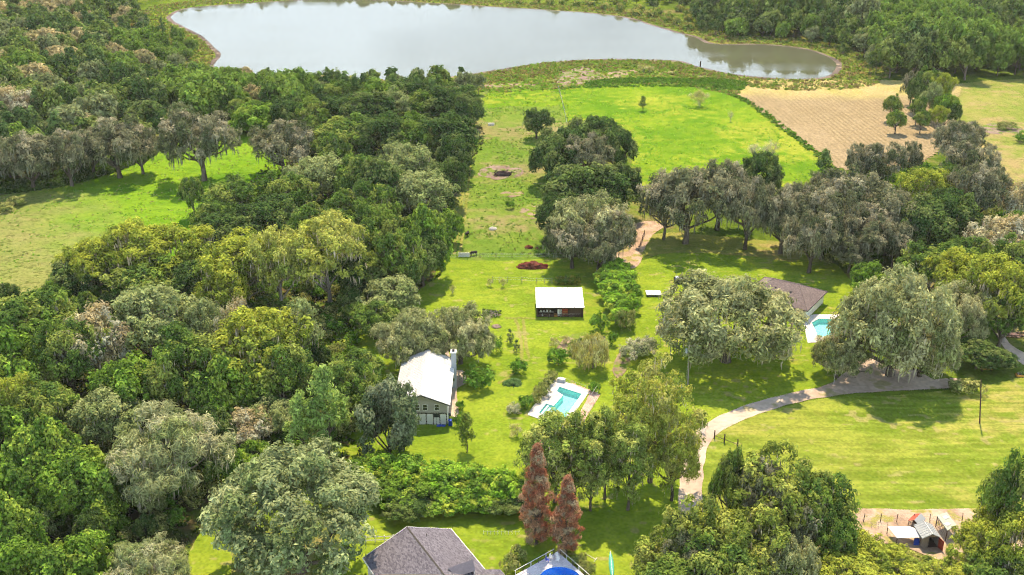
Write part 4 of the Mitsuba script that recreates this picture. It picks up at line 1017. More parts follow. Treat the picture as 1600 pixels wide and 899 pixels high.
for i in range(7):
    add('front_board', box(.47, .05, 2.1, (13.85 + i * .49, y0 + .5 + .01 * (i % 2), .05)), 'dark_wood', b)
add('floor', box(x1 - x0 - .3, y1 - y0 - .4, .08, ((x0 + x1) / 2, (y0 + y1) / 2, .05)), 'dark_wood', b)
for zz in (.35, .7):
    add('front_rail', box(x1 - x0 - .2, .06, .12, ((x0 + x1) / 2, y0 - .12, zz)), 'dark_wood', b)
add('front_rail', box(4.2, .06, .12, (14.2, y0 - .2, .95)), 'grey_wood', b, label='weathered grey front rail')
tag(add('door_panel', [box(.95, .07, 1.9, (11.45, y0 + .25, .14)), box(.7, .03, .5, (11.45, y0 + .2, 1.3)), box(.7, .03, .7, (11.45, y0 + .2, .3))], 'white_paint'), 'white door leaning inside the open front of the pole barn', 'door')
r = thing('cabinet', 'red-brown cabinet with an open top inside the pole barn', 'cabinet')
add('body', [box(.08, .6, 1.7, (12.15, y0 + .6, .14)), box(.08, .6, 1.7, (13.45, y0 + .6, .14)), box(1.38, .6, .1, (12.8, y0 + .6, 1.84)), box(1.3, .05, 1.7, (12.8, y0 + .88, .14))], 'red_paint', r)
for z in (.6, 1.2):
    add('shelf', box(1.22, .5, .05, (12.8, y0 + .58, z)), 'orange_wood', r)
k = thing('workbench', 'dark workbench along the left half of the pole barn', 'workbench')
add('top', box(3.6, .8, .08, (8.3, y0 + 1.0, 1.0)), 'grey_wood', k)
for xx in (6.6, 10.0):
    for yy in (.7, 1.3):
        add('leg', box(.1, .1, .86, (xx, y0 + yy, .14)), 'dark_wood', k)
for i, (xx, z, s) in enumerate(((7.0, 1.08, .45), (7.7, 1.08, .38), (8.5, 1.08, .5), (9.3, 1.08, .4), (7.4, .14, .5), (8.9, .14, .42))):
    m = trimesh.creation.cylinder(s * .45, s, sections=12)
    tag(add('bucket', m.apply_translation((xx, y0 + .9 - (z < 1) * .5, z + s / 2 + .002)), 'white_paint'), ['white bucket on the workbench, leftmost', 'white bucket on the workbench, second from left', 'white bucket on the workbench, third from left', 'white bucket on the workbench, rightmost', 'white bucket on the barn floor, left one', 'white bucket on the barn floor, right one'][i], 'bucket', 'white buckets in the pole barn')
tag(add('crate', [box(.8, .6, .5, (10.6, y0 + .3, .14)), box(.84, .64, .06, (10.6, y0 + .3, .64))], 'orange_wood'), 'orange-brown crate left of the white door in the pole barn', 'crate')

# ---------------------------------------------------------------- trellis, piles, fences


def fence(name, label, pts, h=1.3, wires=(.5, .9, 1.2), w=.12, m='grey_wood', wire='steel', lean=0.0, cat_='fence', wr=.02):
    f = thing(name, label, cat_)
    rg = np.random.default_rng(len(pts))
    tops = []
    for q in pts:
        q = np.array([*P(*q)[:2], 0]) if len(q) == 2 else np.array(q)
        t = q + [rg.normal() * lean, rg.normal() * lean, h]
        tops.append((q, t))
        add('post', tube([q - [0, 0, .1], (q + t) / 2 + [rg.normal() * lean * .3, 0, 0], t], [w * .55, w * .5, w * .45], 6), m, f)
    for z in wires:
        add('wire', cat([tube([a[0] + (a[1] - a[0]) * z / h, b_[0] + (b_[1] - b_[0]) * z / h], wr, 4) for a, b_ in zip(tops[:-1], tops[1:])]), wire, f)
    return f


fence('trellis', 'row of wooden trellis posts with wires behind the pole barn', [(770, 441), (780, 442), (792.5, 441), (815.5, 442), (838.7, 443), (851, 443.5), (862.5, 443.5)], 1.7, (.8, 1.4), .16)
fence('pasture_fence', 'post and wire fence between the lawn and the pasture strip', [(698, 403), (714, 403), (735.5, 403), (750, 403), (775, 403), (800, 403.3), (825, 403.3), (850, 403.5), (880, 403.5), (905, 404)], 1.4, (.5, .9, 1.25), .17, 'dark_wood')
fence('line_fence', 'long wire fence running from the brush pile field to the lake', [(872, 138), (874, 145), (876, 152), (878, 160), (880, 168), (882, 177), (884, 187), (886, 197)], 1.6, (.6, 1.1, 1.5), .22, 'dark_wood')
fence('cross_fence', 'short wire fence by the white trough at the top of the pasture strip', [(741, 196), (752, 196), (774, 196.5)], 1.3, (.6, 1.1), .2, 'dark_wood')
fence('run_fence', 'leaning dark posts along the sandy run by the sheds', [(1332, 816), (1349, 816), (1375, 816.5), (1401, 816.5), (1427, 816.5), (1453, 817), (1478, 816), (1503, 815), (1527, 815), (1552, 815)], 1.75, (.6, 1.1, 1.55), .13, 'dark_wood', lean=.12, wr=.012)
fence('yard_fence', 'post and rail fence at the edge of the reddish bare yard', [(1007, 367), (1004, 375), (1001, 384), (998, 392)], 1.5, (.6, 1.2), .2, 'dark_wood', 'dark_wood', wr=.06)
fence('drive_fence', 'dark post and chain fence at the bend of the drive', [(1116, 686), (1131.5, 692), (1152, 700), (1153.5, 712)], 1.9, (.75,), .26, 'dark_wood', 'dark_wood', wr=.06)
fence('pool_fence', 'thin wire fence around the swimming pool', [(870, 594), (884, 599), (899, 605), (914, 610), (934, 617), (927, 633), (915, 650), (903, 668)], 1.2, (.6, 1.15), .06, 'steel', wr=.015)


def gate(label, a, b_, z=1.25, bars=5, m='white_paint', r=.04):
    g = thing('gate', label, 'gate')
    a, b_ = np.array([*P(*a)[:2], .15]), np.array([*P(*b_)[:2], .15])
    up = np.array([0, 0, z])
    add('frame', cat([tube([a, a + up, b_ + up, b_], r, 6), tube([a, b_], r, 6)]), m, g)
    for i in range(1, bars):
        add('bar', tube([a + up * i / bars, b_ + up * i / bars], r * .8, 5), m, g)
    return g


gg = gate('pale sheet-covered gate in the fence behind the lawn', (716, 402.5), (734, 402.5), 1.3, 4)
a, c_ = P(716.5, 402.5), P(733.5, 402.5)
add('sheet', box(c_[0] - a[0], .04, 1.1, ((a[0] + c_[0]) / 2, a[1] + .05, .22)), 'white_paint', gg)
gate('open metal tube gate on the drive', (1093, 674), (1102, 680), 1.2, 5, 'steel')


def mound(name, label, cat_, px, rx, ry, hh, m, seed, rough=.5, z0=0.0, rz=0):
    x, y, _ = P(*px)
    s = trimesh.creation.icosphere(4)
    v = s.vertices[:]
    v = v * [rx, ry, hh]
    n = meshkit.fbm(v * 1.6 / max(.5, hh * .8) + seed, 3, seed)
    v = v * (1 + rough * (n[:, None] - .5) * 1.6)
    v[:, 2] = np.maximum(v[:, 2], -.1)
    s = trimesh.Trimesh(v, s.faces, process=False)
    s.apply_transform(frame(x, y, z0, rz))
    return tag(add(name, s, m), label, cat_)


mound('mulch_pile', 'long dark red mulch pile behind the trellis', 'pile', (831, 418), 4.0, 1.7, 1.5, 'mulch_mat', 3)
mound('mulch_pile', 'small reddish mound in the pasture, left of the pair', 'pile', (826, 388), 1.1, .9, .8, 'mulch_mat', 5)
mound('mulch_pile', 'small reddish mound in the pasture, right of the pair', 'pile', (842, 391), 1.2, .9, .8, 'mulch_mat', 8)
mound('stone_bed', 'pale stone mound with flowers beside the oak', 'stone bed', (766, 493), 2.3, 1.3, .55, 'pink_weed_mat', 9)
mound('stone_bed', 'pale stone mound half under the oak', 'stone bed', (776, 511), 1.2, 1.1, .5, 'pink_weed_mat', 12)
mound('boulder', 'whitish boulder in the pasture strip', 'boulder', (770, 359), 1.2, .9, .8, 'concrete_mat', 15, .4)
tufts('stone_bed_flowers', Polygon([P(x, y)[:2] for x, y in ((752, 497), (780, 497), (782, 489), (756, 487))]), 90, 9, .5, [(.1, .16, .03), (.4, .36, .3)], 'flowers and leaves on the pale stone mound', .28, 4, z=.3)
tufts('yellow_crop', Polygon([P(x, y)[:2] for x, y in ((868, 446), (905, 446), (904, 439), (870, 438))]), 240, 10, 1.5, [(.3, .27, .05), (.22, .25, .04), (.12, .2, .03)], 'yellowing tall plants behind the pole barn', .38, 6)

bp = thing('brush_pile', 'dark pile of burnt branches inside a ring of ash', 'brush pile')
bx, by, _ = P(785, 274)
rg = np.random.default_rng(4)
core = trimesh.creation.icosphere(3)
vv = core.vertices * [2.9, 1.9, 1.1]
vv = vv * (1 + .5 * (meshkit.fbm(vv * 1.1 + 2, 3, 5)[:, None] - .5))
vv[:, 2] = np.maximum(vv[:, 2], 0)
flat('charred', soil_fn((.035, .028, .03), (.10, .075, .075), 3))
add('heap', trimesh.Trimesh(vv + [bx, by, .1], core.faces, process=False), 'charred', bp)
for i in range(46):
    a = rg.uniform(0, 2 * np.pi)
    p = np.array([bx, by, .2]) + [rg.normal() * 1.4, rg.normal() * .9, rg.uniform(.1, 1.2)]
    d = np.array([math.cos(a), math.sin(a) * .7, rg.normal() * .22]) * rg.uniform(.7, 1.7)
    add('branch', tube([p - d, p + [0, 0, .1], p + d], [rg.uniform(.06, .15), .1, .04], 5), 'charred', bp)
lp = thing('log_pile', 'reddish pile of cut branches at the right edge', 'log pile')
lx, ly, _ = P(1590, 526)
for i in range(26):
    a = rg.normal() * .35
    p = np.array([lx + rg.normal() * 1.3, ly + rg.normal() * .6, .15 + rg.random() * .6])
    d = np.array([math.cos(a), math.sin(a), rg.normal() * .1]) * rg.uniform(.8, 1.9)
    add('log', tube([p - d, p + d], rg.uniform(.07, .13), 6), 'dark_wood' if i % 3 else 'brick_mat', lp)

# ---------------------------------------------------------------- cows
import manifold3d as m3


def bones(joints, links, edge=.06, it=8):
    ball = {k: trimesh.creation.icosphere(2, r) for k, (_, r) in joints.items()}
    whole = m3.Manifold()
    for a, b_ in links:
        pts = np.vstack([ball[a].vertices + joints[a][0], ball[b_].vertices + joints[b_][0]])
        whole += m3.Manifold.hull_points(pts)
    whole = whole.refine_to_length(edge * 2)
    me = whole.to_mesh()
    t = trimesh.Trimesh(me.vert_properties[:, :3], me.tri_verts)
    trimesh.smoothing.filter_taubin(t, iterations=it)
    return t


def cow(label, px, rz, graze=True, s=1.0):
    J = {'rump': ((-.75, 0, 1.12), .34), 'mid': ((0, 0, 1.02), .42), 'chest': ((.6, 0, 1.08), .36), 'neck': ((1.0, 0, 1.15 if not graze else .9), .2), 'poll': ((1.3, 0, 1.45 if not graze else .55), .16), 'muzzle': ((1.62, 0, 1.3 if not graze else .22), .1),
         'tail0': ((-1.06, 0, 1.25), .05), 'tail1': ((-1.2, 0, .55), .04)}
    L = [('rump', 'mid'), ('mid', 'chest'), ('chest', 'neck'), ('neck', 'poll'), ('poll', 'muzzle'), ('rump', 'tail0'), ('tail0', 'tail1')]
    for sd, y in (('l', .2), ('r', -.2)):
        J |= {f'e{sd}': ((J['poll'][0][0] - .05, y * 1.25, J['poll'][0][2] + .08), .05), f'fs{sd}': ((.62, y, .85), .17), f'fk{sd}': ((.64 + .05 * (y > 0), y, .45), .085), f'fh{sd}': ((.6 + .1 * (y > 0), y, .06), .08),
              f'hs{sd}': ((-.75, y, .95), .22), f'hk{sd}': ((-.62, y * 1.05, .72), .14), f'hh{sd}': ((-.88, y, .45), .08), f'hf{sd}': ((-.82 - .1 * (y > 0), y, .06), .08)}
        L += [('poll', f'e{sd}'), ('chest', f'fs{sd}'), (f'fs{sd}', f'fk{sd}'), (f'fk{sd}', f'fh{sd}'), ('rump', f'hs{sd}'), (f'hs{sd}', f'hk{sd}'), (f'hk{sd}', f'hh{sd}'), (f'hh{sd}', f'hf{sd}')]
    x, y, _ = P(*px)
    t = bones(J, L)
    t.apply_scale(s)
    t.apply_transform(frame(x, y, .05, rz))
    return tag(add('cow', t, 'black_hide', smooth=True), label, 'cow')


cow('black cow standing on the worn track of the pasture strip', (730, 370), math.radians(250), False)
cow('black cow grazing behind the pale gate', (740, 400), math.radians(200), True, .95)

t = thing('trough', 'small white water trough at the top of the pasture strip', 'trough')
tx, ty, _ = P(767.5, 196)
add('basin', [box(2.6, 1.0, .1, (tx, ty, .05)), box(2.6, .08, .75, (tx, ty - .46, .1)), box(2.6, .08, .75, (tx, ty + .46, .1)), box(.08, .84, .75, (tx - 1.26, ty, .1)), box(.08, .84, .75, (tx + 1.26, ty, .1))], 'white_paint', t)
w = thing('well_cover', 'square white slab on a low dark base in the side yard', 'well cover')
wx, wy, _ = P(1022, 465)
add('base', box(3.5, 2.6, .5, (wx, wy + 1.6, .03)), 'trim_mat', w)
add('lid', box(3.8, 2.9, .12, (wx, wy + 1.6, .53)), 'white_metal', w)
add('handle', tube([(wx - .3, wy + 1.8, .64), (wx - .3, wy + 1.8, .78), (wx + .3, wy + 1.8, .78), (wx + .3, wy + 1.8, .64)], .04), 'steel', w)

# trailer in the shade, small shed under the oak
t = thing('farm_trailer', 'dark farm trailer with pale sheets in the shade of the mossy oaks', 'trailer')
fx, fy, _ = P(1063, 442)
add('bed', [box(3.4, 1.8, .12, (fx, fy, .65)), box(3.4, .08, .5, (fx, fy - .86, .77)), box(3.4, .08, .5, (fx, fy + .86, .77)), box(.08, 1.64, .5, (fx - 1.66, fy, .77)), box(.08, 1.64, .5, (fx + 1.66, fy, .77))], 'trim_mat', t)
add('drawbar', tube([(fx - 1.7, fy, .65), (fx - 3.0, fy, .45)], .06), 'trim_mat', t)
for sx in (-.5, .6):
    for sy in (-1.0, 1.0):
        wl = trimesh.creation.cylinder(.38, .22, sections=16).apply_transform(trimesh.transformations.rotation_matrix(math.pi / 2, (1, 0, 0)))
        add('wheel', wl.apply_translation((fx + sx, fy + sy, .42)), 'trim_mat', t)
tag(add('sheet_stack', [box(.5, 1.5, .06, (fx + .1, fy - .2, 1.35), .2), box(.9, 1.2, .9, (fx - .9, fy, .78)), box(.7, 1.2, .6, (fx + 1.0, fy, .78))], 'chimney_mat'), 'pale blue-grey boxes and sheet loaded on the farm trailer', 'load')
s = thing('metal_shed', 'small shed with pale blue-grey roof under the dark oaks', 'shed')
sx, sy, _ = P(962, 388)
add('wall', box(3.0, 3.0, 2.2, (sx, sy + 1.5, 0)), 'grey_wood', s)
add('roof', [poly3([(sx - 1.8, sy - .3, 2.25), (sx, sy - .3, 2.9), (sx, sy + 3.3, 2.9), (sx - 1.8, sy + 3.3, 2.25)][::-1], .06), poly3([(sx + 1.8, sy - .3, 2.25), (sx, sy - .3, 2.9), (sx, sy + 3.3, 2.9), (sx + 1.8, sy + 3.3, 2.25)], .06)], 'chimney_mat', s)
add('door', box(.9, .05, 1.9, (sx, sy - .03, .05)), 'trim_mat', s)

# ---------------------------------------------------------------- the swimming pool


def basin(key, outline, depth, water, tile, zt, inset=0.0, cut=None):
    g = Polygon(outline)
    v, f = trimesh.creation.triangulate_polygon(g, engine='earcut')
    L = list(g.exterior.coords)[:-1]
    if not g.exterior.is_ccw:
        L = L[::-1]
    walls = []
    for a, b_ in zip(L, L[1:] + L[:1]):
        walls.append(trimesh.Trimesh([(a[0], a[1], zt), (b_[0], b_[1], zt), (b_[0], b_[1], zt - depth), (a[0], a[1], zt - depth)], [[0, 1, 2], [0, 2, 3]], process=False))
    add('basin', [trimesh.Trimesh(np.c_[v, np.full(len(v), zt - depth)], f, process=False)] + walls, tile, key)
    add('water', trimesh.Trimesh(np.c_[v, np.full(len(v), zt - .12)], f, process=False), water, key)


def slab(poly, z, th):
    return trimesh.util.concatenate([trimesh.creation.extrude_polygon(g, th, engine='earcut').apply_translation((0, 0, z)) for g in getattr(poly, 'geoms', [poly])])


pl = thing('swimming_pool', 'turquoise swimming pool with stepped corners in a white deck', 'pool')
pw = [P(*q, ZP)[:2] for q in pool_px]
deck = Polygon([P(*q, ZP)[:2] for q in [(868, 591.5), (893, 600), (921.5, 611), (907, 632), (893, 653), (882, 668), (824, 648), (829, 640), (847, 617)]])
pg = Polygon(pw)
add('deck', slab(deck.difference(pg), .02, ZP - .02), 'concrete_mat', pl, label='white pool deck')
basin(pl, pw, 1.3, 'clear_water', 'pool_tile', ZP - .002)
ring = pg.buffer(.28, join_style=2).difference(pg)
add('coping', slab(ring, ZP + .003, .05), 'white_metal', pl)
sd = np.array(pw[4]) - np.array(pw[3])
si = unit(np.array(pw[2]) - np.array(pw[3]))
for i in range(3):
    a, b_ = np.array(pw[3]) + si * (.3 + i * .55), np.array(pw[4]) + si * (.3 + i * .55)
    q = Polygon([a, b_, b_ + si * .42, a + si * .42]).intersection(pg.buffer(-.02))
    add('step', slab(q, ZP - 1.3, 1.1 - i * .3), 'pool_step', pl)
border = Polygon([P(*q, .1)[:2] for q in [(893, 598.5), (925, 611), (938, 617), (900, 677), (886, 673), (900, 655), (922, 616), (893, 604)]]).difference(deck.buffer(.02))
rows = []
bb = border.bounds
e1 = unit(np.array([P(900, 677)[0] - P(938, 617)[0], P(900, 677)[1] - P(938, 617)[1]]))
e2 = np.array([-e1[1], e1[0]])
org = np.array(border.centroid.coords[0])
add('paving', slab(border, .02, .10), 'brick_mat', pl, label='pinkish brick paving along the pool deck')
prepare(border)
br, bc = [], 0
for i in range(-40, 41):
    for j in range(-60, 61):
        c2 = org + e1 * (i * .8 + .4 * (j % 2)) + e2 * j * .4
        if contains_xy(border, *c2):
            m = box(.76, .36, .03, (0, 0, 0))
            M = frame(c2[0], c2[1], .12 + .006 * ((i * 7 + j * 3) % 3))
            M[:2, 0], M[:2, 1] = e1, e2
            br.append(mv(m, M))
add('paver', br, 'brick_mat', pl, kind='stuff')
pb = thing('pump_box', 'grey box at the far corner of the pool deck', 'box')
qx, qy, _ = P(877, 596.5, ZP)
add('body', box(1.6, .75, .7, (qx, qy, ZP), -.35), 'chimney_mat', pb)
add('lid', box(1.7, .85, .08, (qx, qy, ZP + .7), -.35), 'steel', pb)


def lounger(label, px, rz, z):
    x, y, _ = P(*px, z)
    M = frame(x, y, z, rz)
    o = thing('deck_chair', label, 'chair', 'chairs on the pool deck')
    add('seat', mv(box(1.1, .55, .06, (.25, 0, .32)), M), 'steel', o)
    add('backrest', mv(poly3([(-.3, -.27, .38), (-.3, .27, .38), (-.75, .27, .95), (-.75, -.27, .95)], .05), M), 'steel', o)
    for a in (-.2, .7):
        for c3 in (-.22, .22):
            add('leg', mv(box(.05, .05, .31, (a, c3, .003)), M), 'steel', o)


lounger('grey deck chair nearest the pool hedge', (857, 613), .4, ZP)
lounger('grey deck chair, middle of the three on the pool deck', (854, 618), 2.4, ZP)
lounger('grey deck chair nearest the pool steps', (858, 621), 1.2, ZP)
tag(add('pole', tube([(*P(924, 617)[:2], .1), (*(P(932, 606, 2.3)[:2]), 2.6)], .05), 'white_paint'), 'leaning white pole by the round bush at the pool', 'pole')

# ---------------------------------------------------------------- poles and bench


def utility_pole(label, px, h_, r=.14, m='grey_wood', lean=(0, 0)):
    x, y, _ = P(*px)
    o = thing('utility_pole', label, 'utility pole')
    add('pole', tube([(x, y, -.2), (x + lean[0] * .5, y + lean[1] * .5, h_ / 2), (x + lean[0], y + lean[1], h_)], [r, r * .9, r * .75], 8), m, o)
    return o, np.array([x + lean[0], y + lean[1], h_])


o, top = utility_pole('pale utility pole with a transformer at the edge of the big oak', (1074.7, 602), 9.8, .16, 'grey_wood', (-.3, 0))
add('transformer', trimesh.creation.cylinder(.32, 1.0, sections=14).apply_translation(top + [-.45, -.1, -1.6]), 'chimney_mat', o)
add('crossarm', box(1.8, .12, .12, top + [0, -.14, -.5]), 'grey_wood', o)
bx2, by2, _ = P(1071, 604)
add('guy_wire', tube([(bx2, by2, 0), top - [0, 0, .8]], .025, 4), 'steel', o)
o2, top2 = utility_pole('thin yard light pole beside the drive', (1302.5, 602), 3.4, .08, 'steel')
add('lamp_head', box(.5, .3, .25, top2 + [0, 0, -.05]), 'white_paint', o2)
o3, top3 = utility_pole('dark leaning pole in the front lawn near the right edge', (1531, 662), 9.6, .15, 'dark_wood', (-1.2, .6))
ey, ex = P(1338, 590, 2.6), top2
sag = [top2 + (ey - top2) * t + [0, 0, -.5 * 4 * t * (1 - t)] for t in np.linspace(0, 1, 8)]
tag(add('cable', tube(sag, .025, 4), 'trim_mat'), 'thin cable from the yard light pole to the big oak', 'cable')
bn = thing('bench', 'wooden bench in the deep shade at the right edge', 'bench')
cx, cy, _ = P(1541, 580)
for dy in (-.2, .0, .2):
    add('seat_slat', box(2.4, .16, .05, (cx, cy + dy, .46)), 'orange_wood', bn)
for z in (.65, .88):
    add('back_slat', box(2.4, .05, .16, (cx, cy + .34, z)), 'orange_wood', bn)
for dx in (-1, 1):
    add('leg', [box(.1, .5, .44, (cx + dx, cy, .02)), box(.1, .08, 1.05, (cx + dx, cy + .4, .02))], 'dark_wood', bn)
pt = thing('planter', 'orange wooden planter box with plants at the right edge', 'planter')
qx, qy, _ = P(1597, 588)
for dy in (-.5, .5):
    add('side', box(2.6, .08, .5, (qx, qy + dy, .03)), 'orange_wood', pt)
for dx in (-1.26, 1.26):
    add('end', box(.08, .92, .5, (qx + dx, qy, .03)), 'orange_wood', pt)
add('soil', box(2.44, .9, .4, (qx, qy, .03)), 'mulch_mat', pt)
tufts('planter_plants', Polygon([(qx - 1.1, qy - .35), (qx + 1.1, qy - .35), (qx + 1.1, qy + .35), (qx - 1.1, qy + .35)]), 40, 31, .7, [(.08, .16, .02), (.4, .38, .3)], 'plants growing in the orange planter', .2, 6, z=.44)

# ---------------------------------------------------------------- brown-roofed house on the right and its pool
rh = thing('house', 'low house with a brown hip roof between the two big oaks', 'house')
A, B = np.array([70.3, 228.3]), np.array([78.3, 240.0])
e1 = (B - A) / np.linalg.norm(B - A)
e2 = np.array([-e1[1], e1[0]])
W1, L2, ins = 14.2, 16.5, 5.0


def rp(u, v, z):
    return (*(A + e1 * u + e2 * v), z)


add('wall', slab(Polygon([rp(.6, .6, 0)[:2], rp(W1 - .6, .6, 0)[:2], rp(W1 - .6, L2 - .6, 0)[:2], rp(.6, L2 - .6, 0)[:2]]), 0, 3.0), 'cream_paint', rh)
r0, r1 = rp(W1 / 2, ins, 6.3), rp(W1 / 2, L2 - ins, 6.3)
c00, c10, c11, c01 = rp(0, 0, 3), rp(W1, 0, 3), rp(W1, L2, 3), rp(0, L2, 3)
ms, uvs = [], []
for q in ((c00, c10, r0, r0), (c10, c11, r1, r0), (c11, c01, r1, r1), (c01, c00, r0, r1)):
    m, uv = courses([np.array(x) for x in q], 30, .02)
    ms.append(m)
    uvs.append(uv)
rf = add('roof', cat(ms), 'brown_shingle', rh, uv=np.vstack(uvs))
add('fascia', [tube([a, b_], .14, 4) for a, b_ in ((c00, c10), (c10, c11), (c11, c01), (c01, c00))], 'trim_mat', rh)
add('ridge_cap', [tube([a, b_], .13, 5) for a, b_ in ((r0, r1), (r0, c00), (r0, c10), (r1, c11), (r1, c01))], 'brown_shingle', rf, uv=np.zeros((5 * (2 * 5 + 2), 2)))
for u, v, in ((W1 * .3, 6), (W1 * .33, 10)):
    add('vent', box(.4, .4, .7, rp(u, v, 4.6)), 'trim_mat', rf)
for v in (4, 8, 12):
    q = rp(.58, v, 0)
    window(rh, frame(q[0], q[1], 0, math.atan2(-e2[1], -e2[0])), 1.6, 1.2, 1.1)
pl2 = thing('swimming_pool', 'turquoise pool partly hidden between the two big oaks', 'pool')
pw2 = [P(*q, ZP)[:2] for q in pool2_px]
dk2 = Polygon([P(*q, ZP)[:2] for q in [(1254, 498), (1272, 491), (1330, 492), (1340, 512), (1310, 532), (1262, 536)]])
add('deck', slab(dk2.difference(Polygon(pw2)), .02, ZP - .02), 'concrete_mat', pl2)
basin(pl2, pw2, 1.3, 'clear_water', 'pool_tile', ZP - .002)

# ---------------------------------------------------------------- nearest house with grey shingle roof
nh = thing('house', 'nearest house with a large grey shingle gable roof', 'house')
A2 = np.array([-16.6, 138.1])
d = np.array([.49, -.872])
q2 = np.array([.872, .49])
RW, RL = 7.6, 17.0


def np_(u, v, z):
    """u along the ridge towards the camera, v across it to the right"""
    return np.array([*(A2 + d * u + q2 * v), z])


zr, ze = 7.0, 3.9
for s, lab in ((-1, 'left slope in darker grey shingles'), (1, 'right slope of grey shingles')):
    cs = [np_(0, s * RW, ze), np_(RL, s * RW, ze), np_(RL, 0, zr), np_(0, 0, zr)]
    if s > 0:
        cs = [cs[1], cs[0], cs[3], cs[2]]
    if np.cross(cs[1] - cs[0], cs[3] - cs[0])[2] < 0:
        cs = [cs[1], cs[0], cs[3], cs[2]]
    m, uv = courses(cs, 38, .03)
    k = add('roof', m, 'grey_shingle', nh, uv=uv, label=lab)
    add('rake', poly3([np_(-.02, 0, zr + .08), np_(-.02, s * RW, ze + .08), np_(-.02, s * RW, ze - .2), np_(-.02, 0, zr - .2)], .06), 'white_paint', nh)
    add('gutter', tube([np_(0, s * (RW + .1), ze - .05), np_(RL, s * (RW + .1), ze - .05)], .09, 6), 'white_paint', nh)
add('ridge_cap', [poly3([np_(i * .45, -.16, zr + .0), np_(i * .45 + .5, -.16, zr - .01), np_(i * .45 + .5, 0, zr + .08), np_(i * .45, 0, zr + .1)], .02) for i in range(37)] + [poly3([np_(i * .45, 0, zr + .1), np_(i * .45 + .5, 0, zr + .08), np_(i * .45 + .5, .16, zr - .01), np_(i * .45, .16, zr)], .02) for i in range(37)], 'trim_mat', nh, kind='stuff')
wp = [np_(.4, -RW + .5, 0), np_(RL - .4, -RW + .5, 0), np_(RL - .4, RW - .5, 0), np_(.4, RW - .5, 0)]
add('wall', slab(Polygon([w_[:2] for w_ in wp]), 0, 3.75), 'cream_paint', nh)
g3 = [np_(.4, -RW + .5, 3.76), np_(.4, RW - .5, 3.76), np_(.4, 0, zr - .15)]
add('gable', poly3(g3 if np.cross(g3[1] - g3[0], g3[2] - g3[0]) @ np.array([*d, 0]) < 0 else g3[::-1], .1), 'cream_paint', nh)
vp = P(627 + 4, 845, 6.0)
vq = np_(2.6, 2.2, zr - 2.2 * (zr - ze) / RW)
add('vent_pipe', tube([vq - [0, 0, .1], vq + [0, 0, .5]], .07), 'trim_mat', nh)
# small dormer gable on the right slope
dc = np_(12.0, 2.6, 0)
dm = thing
zd = zr - 2.6 * (zr - ze) / RW
dg = add('dormer', [poly3([np_(11.0, 2.0, zd - .1), np_(11.0, 5.2, zd - .2), np_(12.2, 5.4, zd + 1.0), np_(12.2, 1.2, zd + 1.0)][::-1], .05), poly3([np_(13.4, 2.0, zd - .1), np_(13.4, 5.2, zd - .2), np_(12.2, 5.4, zd + 1.0), np_(12.2, 1.2, zd + 1.0)], .05)], 'grey_shingle', nh, uv=np.zeros((16, 2)))
add('gable_face', poly3([np_(11.1, 5.1, zd - .9), np_(13.3, 5.1, zd - .9), np_(12.2, 5.1, zd + .95)], .05), 'white_paint', dg)
lw = np_(15, RW + 2.0, 0)
lr = [np_(11.6, RW - 1.0, ze + .3), np_(RL, RW - 1.0, ze + .3), np_(RL, RW + 2.4, ze - .45), np_(12.4, RW + 2.4, ze - .45)]
if np.cross(lr[1] - lr[0], lr[3] - lr[0])[2] < 0:
    lr = [lr[1], lr[0], lr[3], lr[2]]
m, uv = courses(lr, 14, .02)
add('porch_roof', m, 'grey_shingle', nh, uv=uv)
vf = thing('vinyl_fence', 'white two-rail vinyl fence left of the nearest house', 'fence')
fp = [P(x, y)[:2] for x, y in ((572, 848), (586.5, 847.5), (601, 847), (615, 846), (628, 851))]
for q in fp:
    add('post', [box(.13, .13, 1.25, (*q, .02)), box(.18, .18, .06, (*q, 1.27))], 'white_metal', vf)
for a, b_ in zip(fp[:-1], fp[1:]):
    for z in (.45, 1.08):
        add('rail', tube([(*a, z), (*b_, z)], .075, 4), 'white_metal', vf)
pf = thing('stake_fence', 'row of short white garden stakes below the hedgerow', 'fence')
for x in np.arange(756, 812, 5.5):
    q = P(x, 835.5)[:2]
    add('stake', box(.07, .05, .75, (*q, .02)), 'white_paint', pf)
add('wire', tube([(*P(756, 835.5)[:2], .6), (*P(811, 835.5)[:2], .6)], .015, 4), 'steel', pf)

# ---------------------------------------------------------------- round pool with its deck, canoe
rp_ = thing('swimming_pool', 'round blue above-ground pool set in a pale wooden deck', 'pool')
ZD = 1.15
ax, ay, _ = P(871, 862, ZD)
rc = np.array(P(875, 908, ZD)[:2])
dv1, dv2 = unit(np.array([*(np.array(P(808, 897, ZD)[:2]) - [ax, ay])])), unit(np.array([*(np.array(P(911, 897, ZD)[:2]) - [ax, ay])]))
dk = Polygon([(ax, ay), *(np.array([ax, ay]) + dv1 * s for s in (11.0,)), np.array([ax, ay]) + dv1 * 11 + dv2 * 9.5, np.array([ax, ay]) + dv2 * 9.5])
hole = Point(*rc).buffer(3.45, 24)
flat('deck_mat', soil_fn((.60, .58, .62), (.70, .68, .72), 2))
nb = 0
for i in range(70):
    a = np.array([ax, ay]) + dv2 * (i * .145)
    strip_ = Polygon([a, a + dv1 * 11, a + dv1 * 11 + dv2 * .132, a + dv2 * .132]).intersection(dk).difference(hole)
    if not strip_.is_empty and strip_.area > .02 and i * .145 < 9.4:
        add('deck_board', slab(strip_, ZD - .06 + .004 * (i % 2), .06), 'deck_mat', rp_)
add('skirt', [poly3([(*p0, ZD - .08), (*p1, ZD - .08), (*p1, 0), (*p0, 0)], .05) for p0, p1 in zip(list(dk.exterior.coords)[:-1], list(dk.exterior.coords)[1:])], 'deck_mat', rp_)
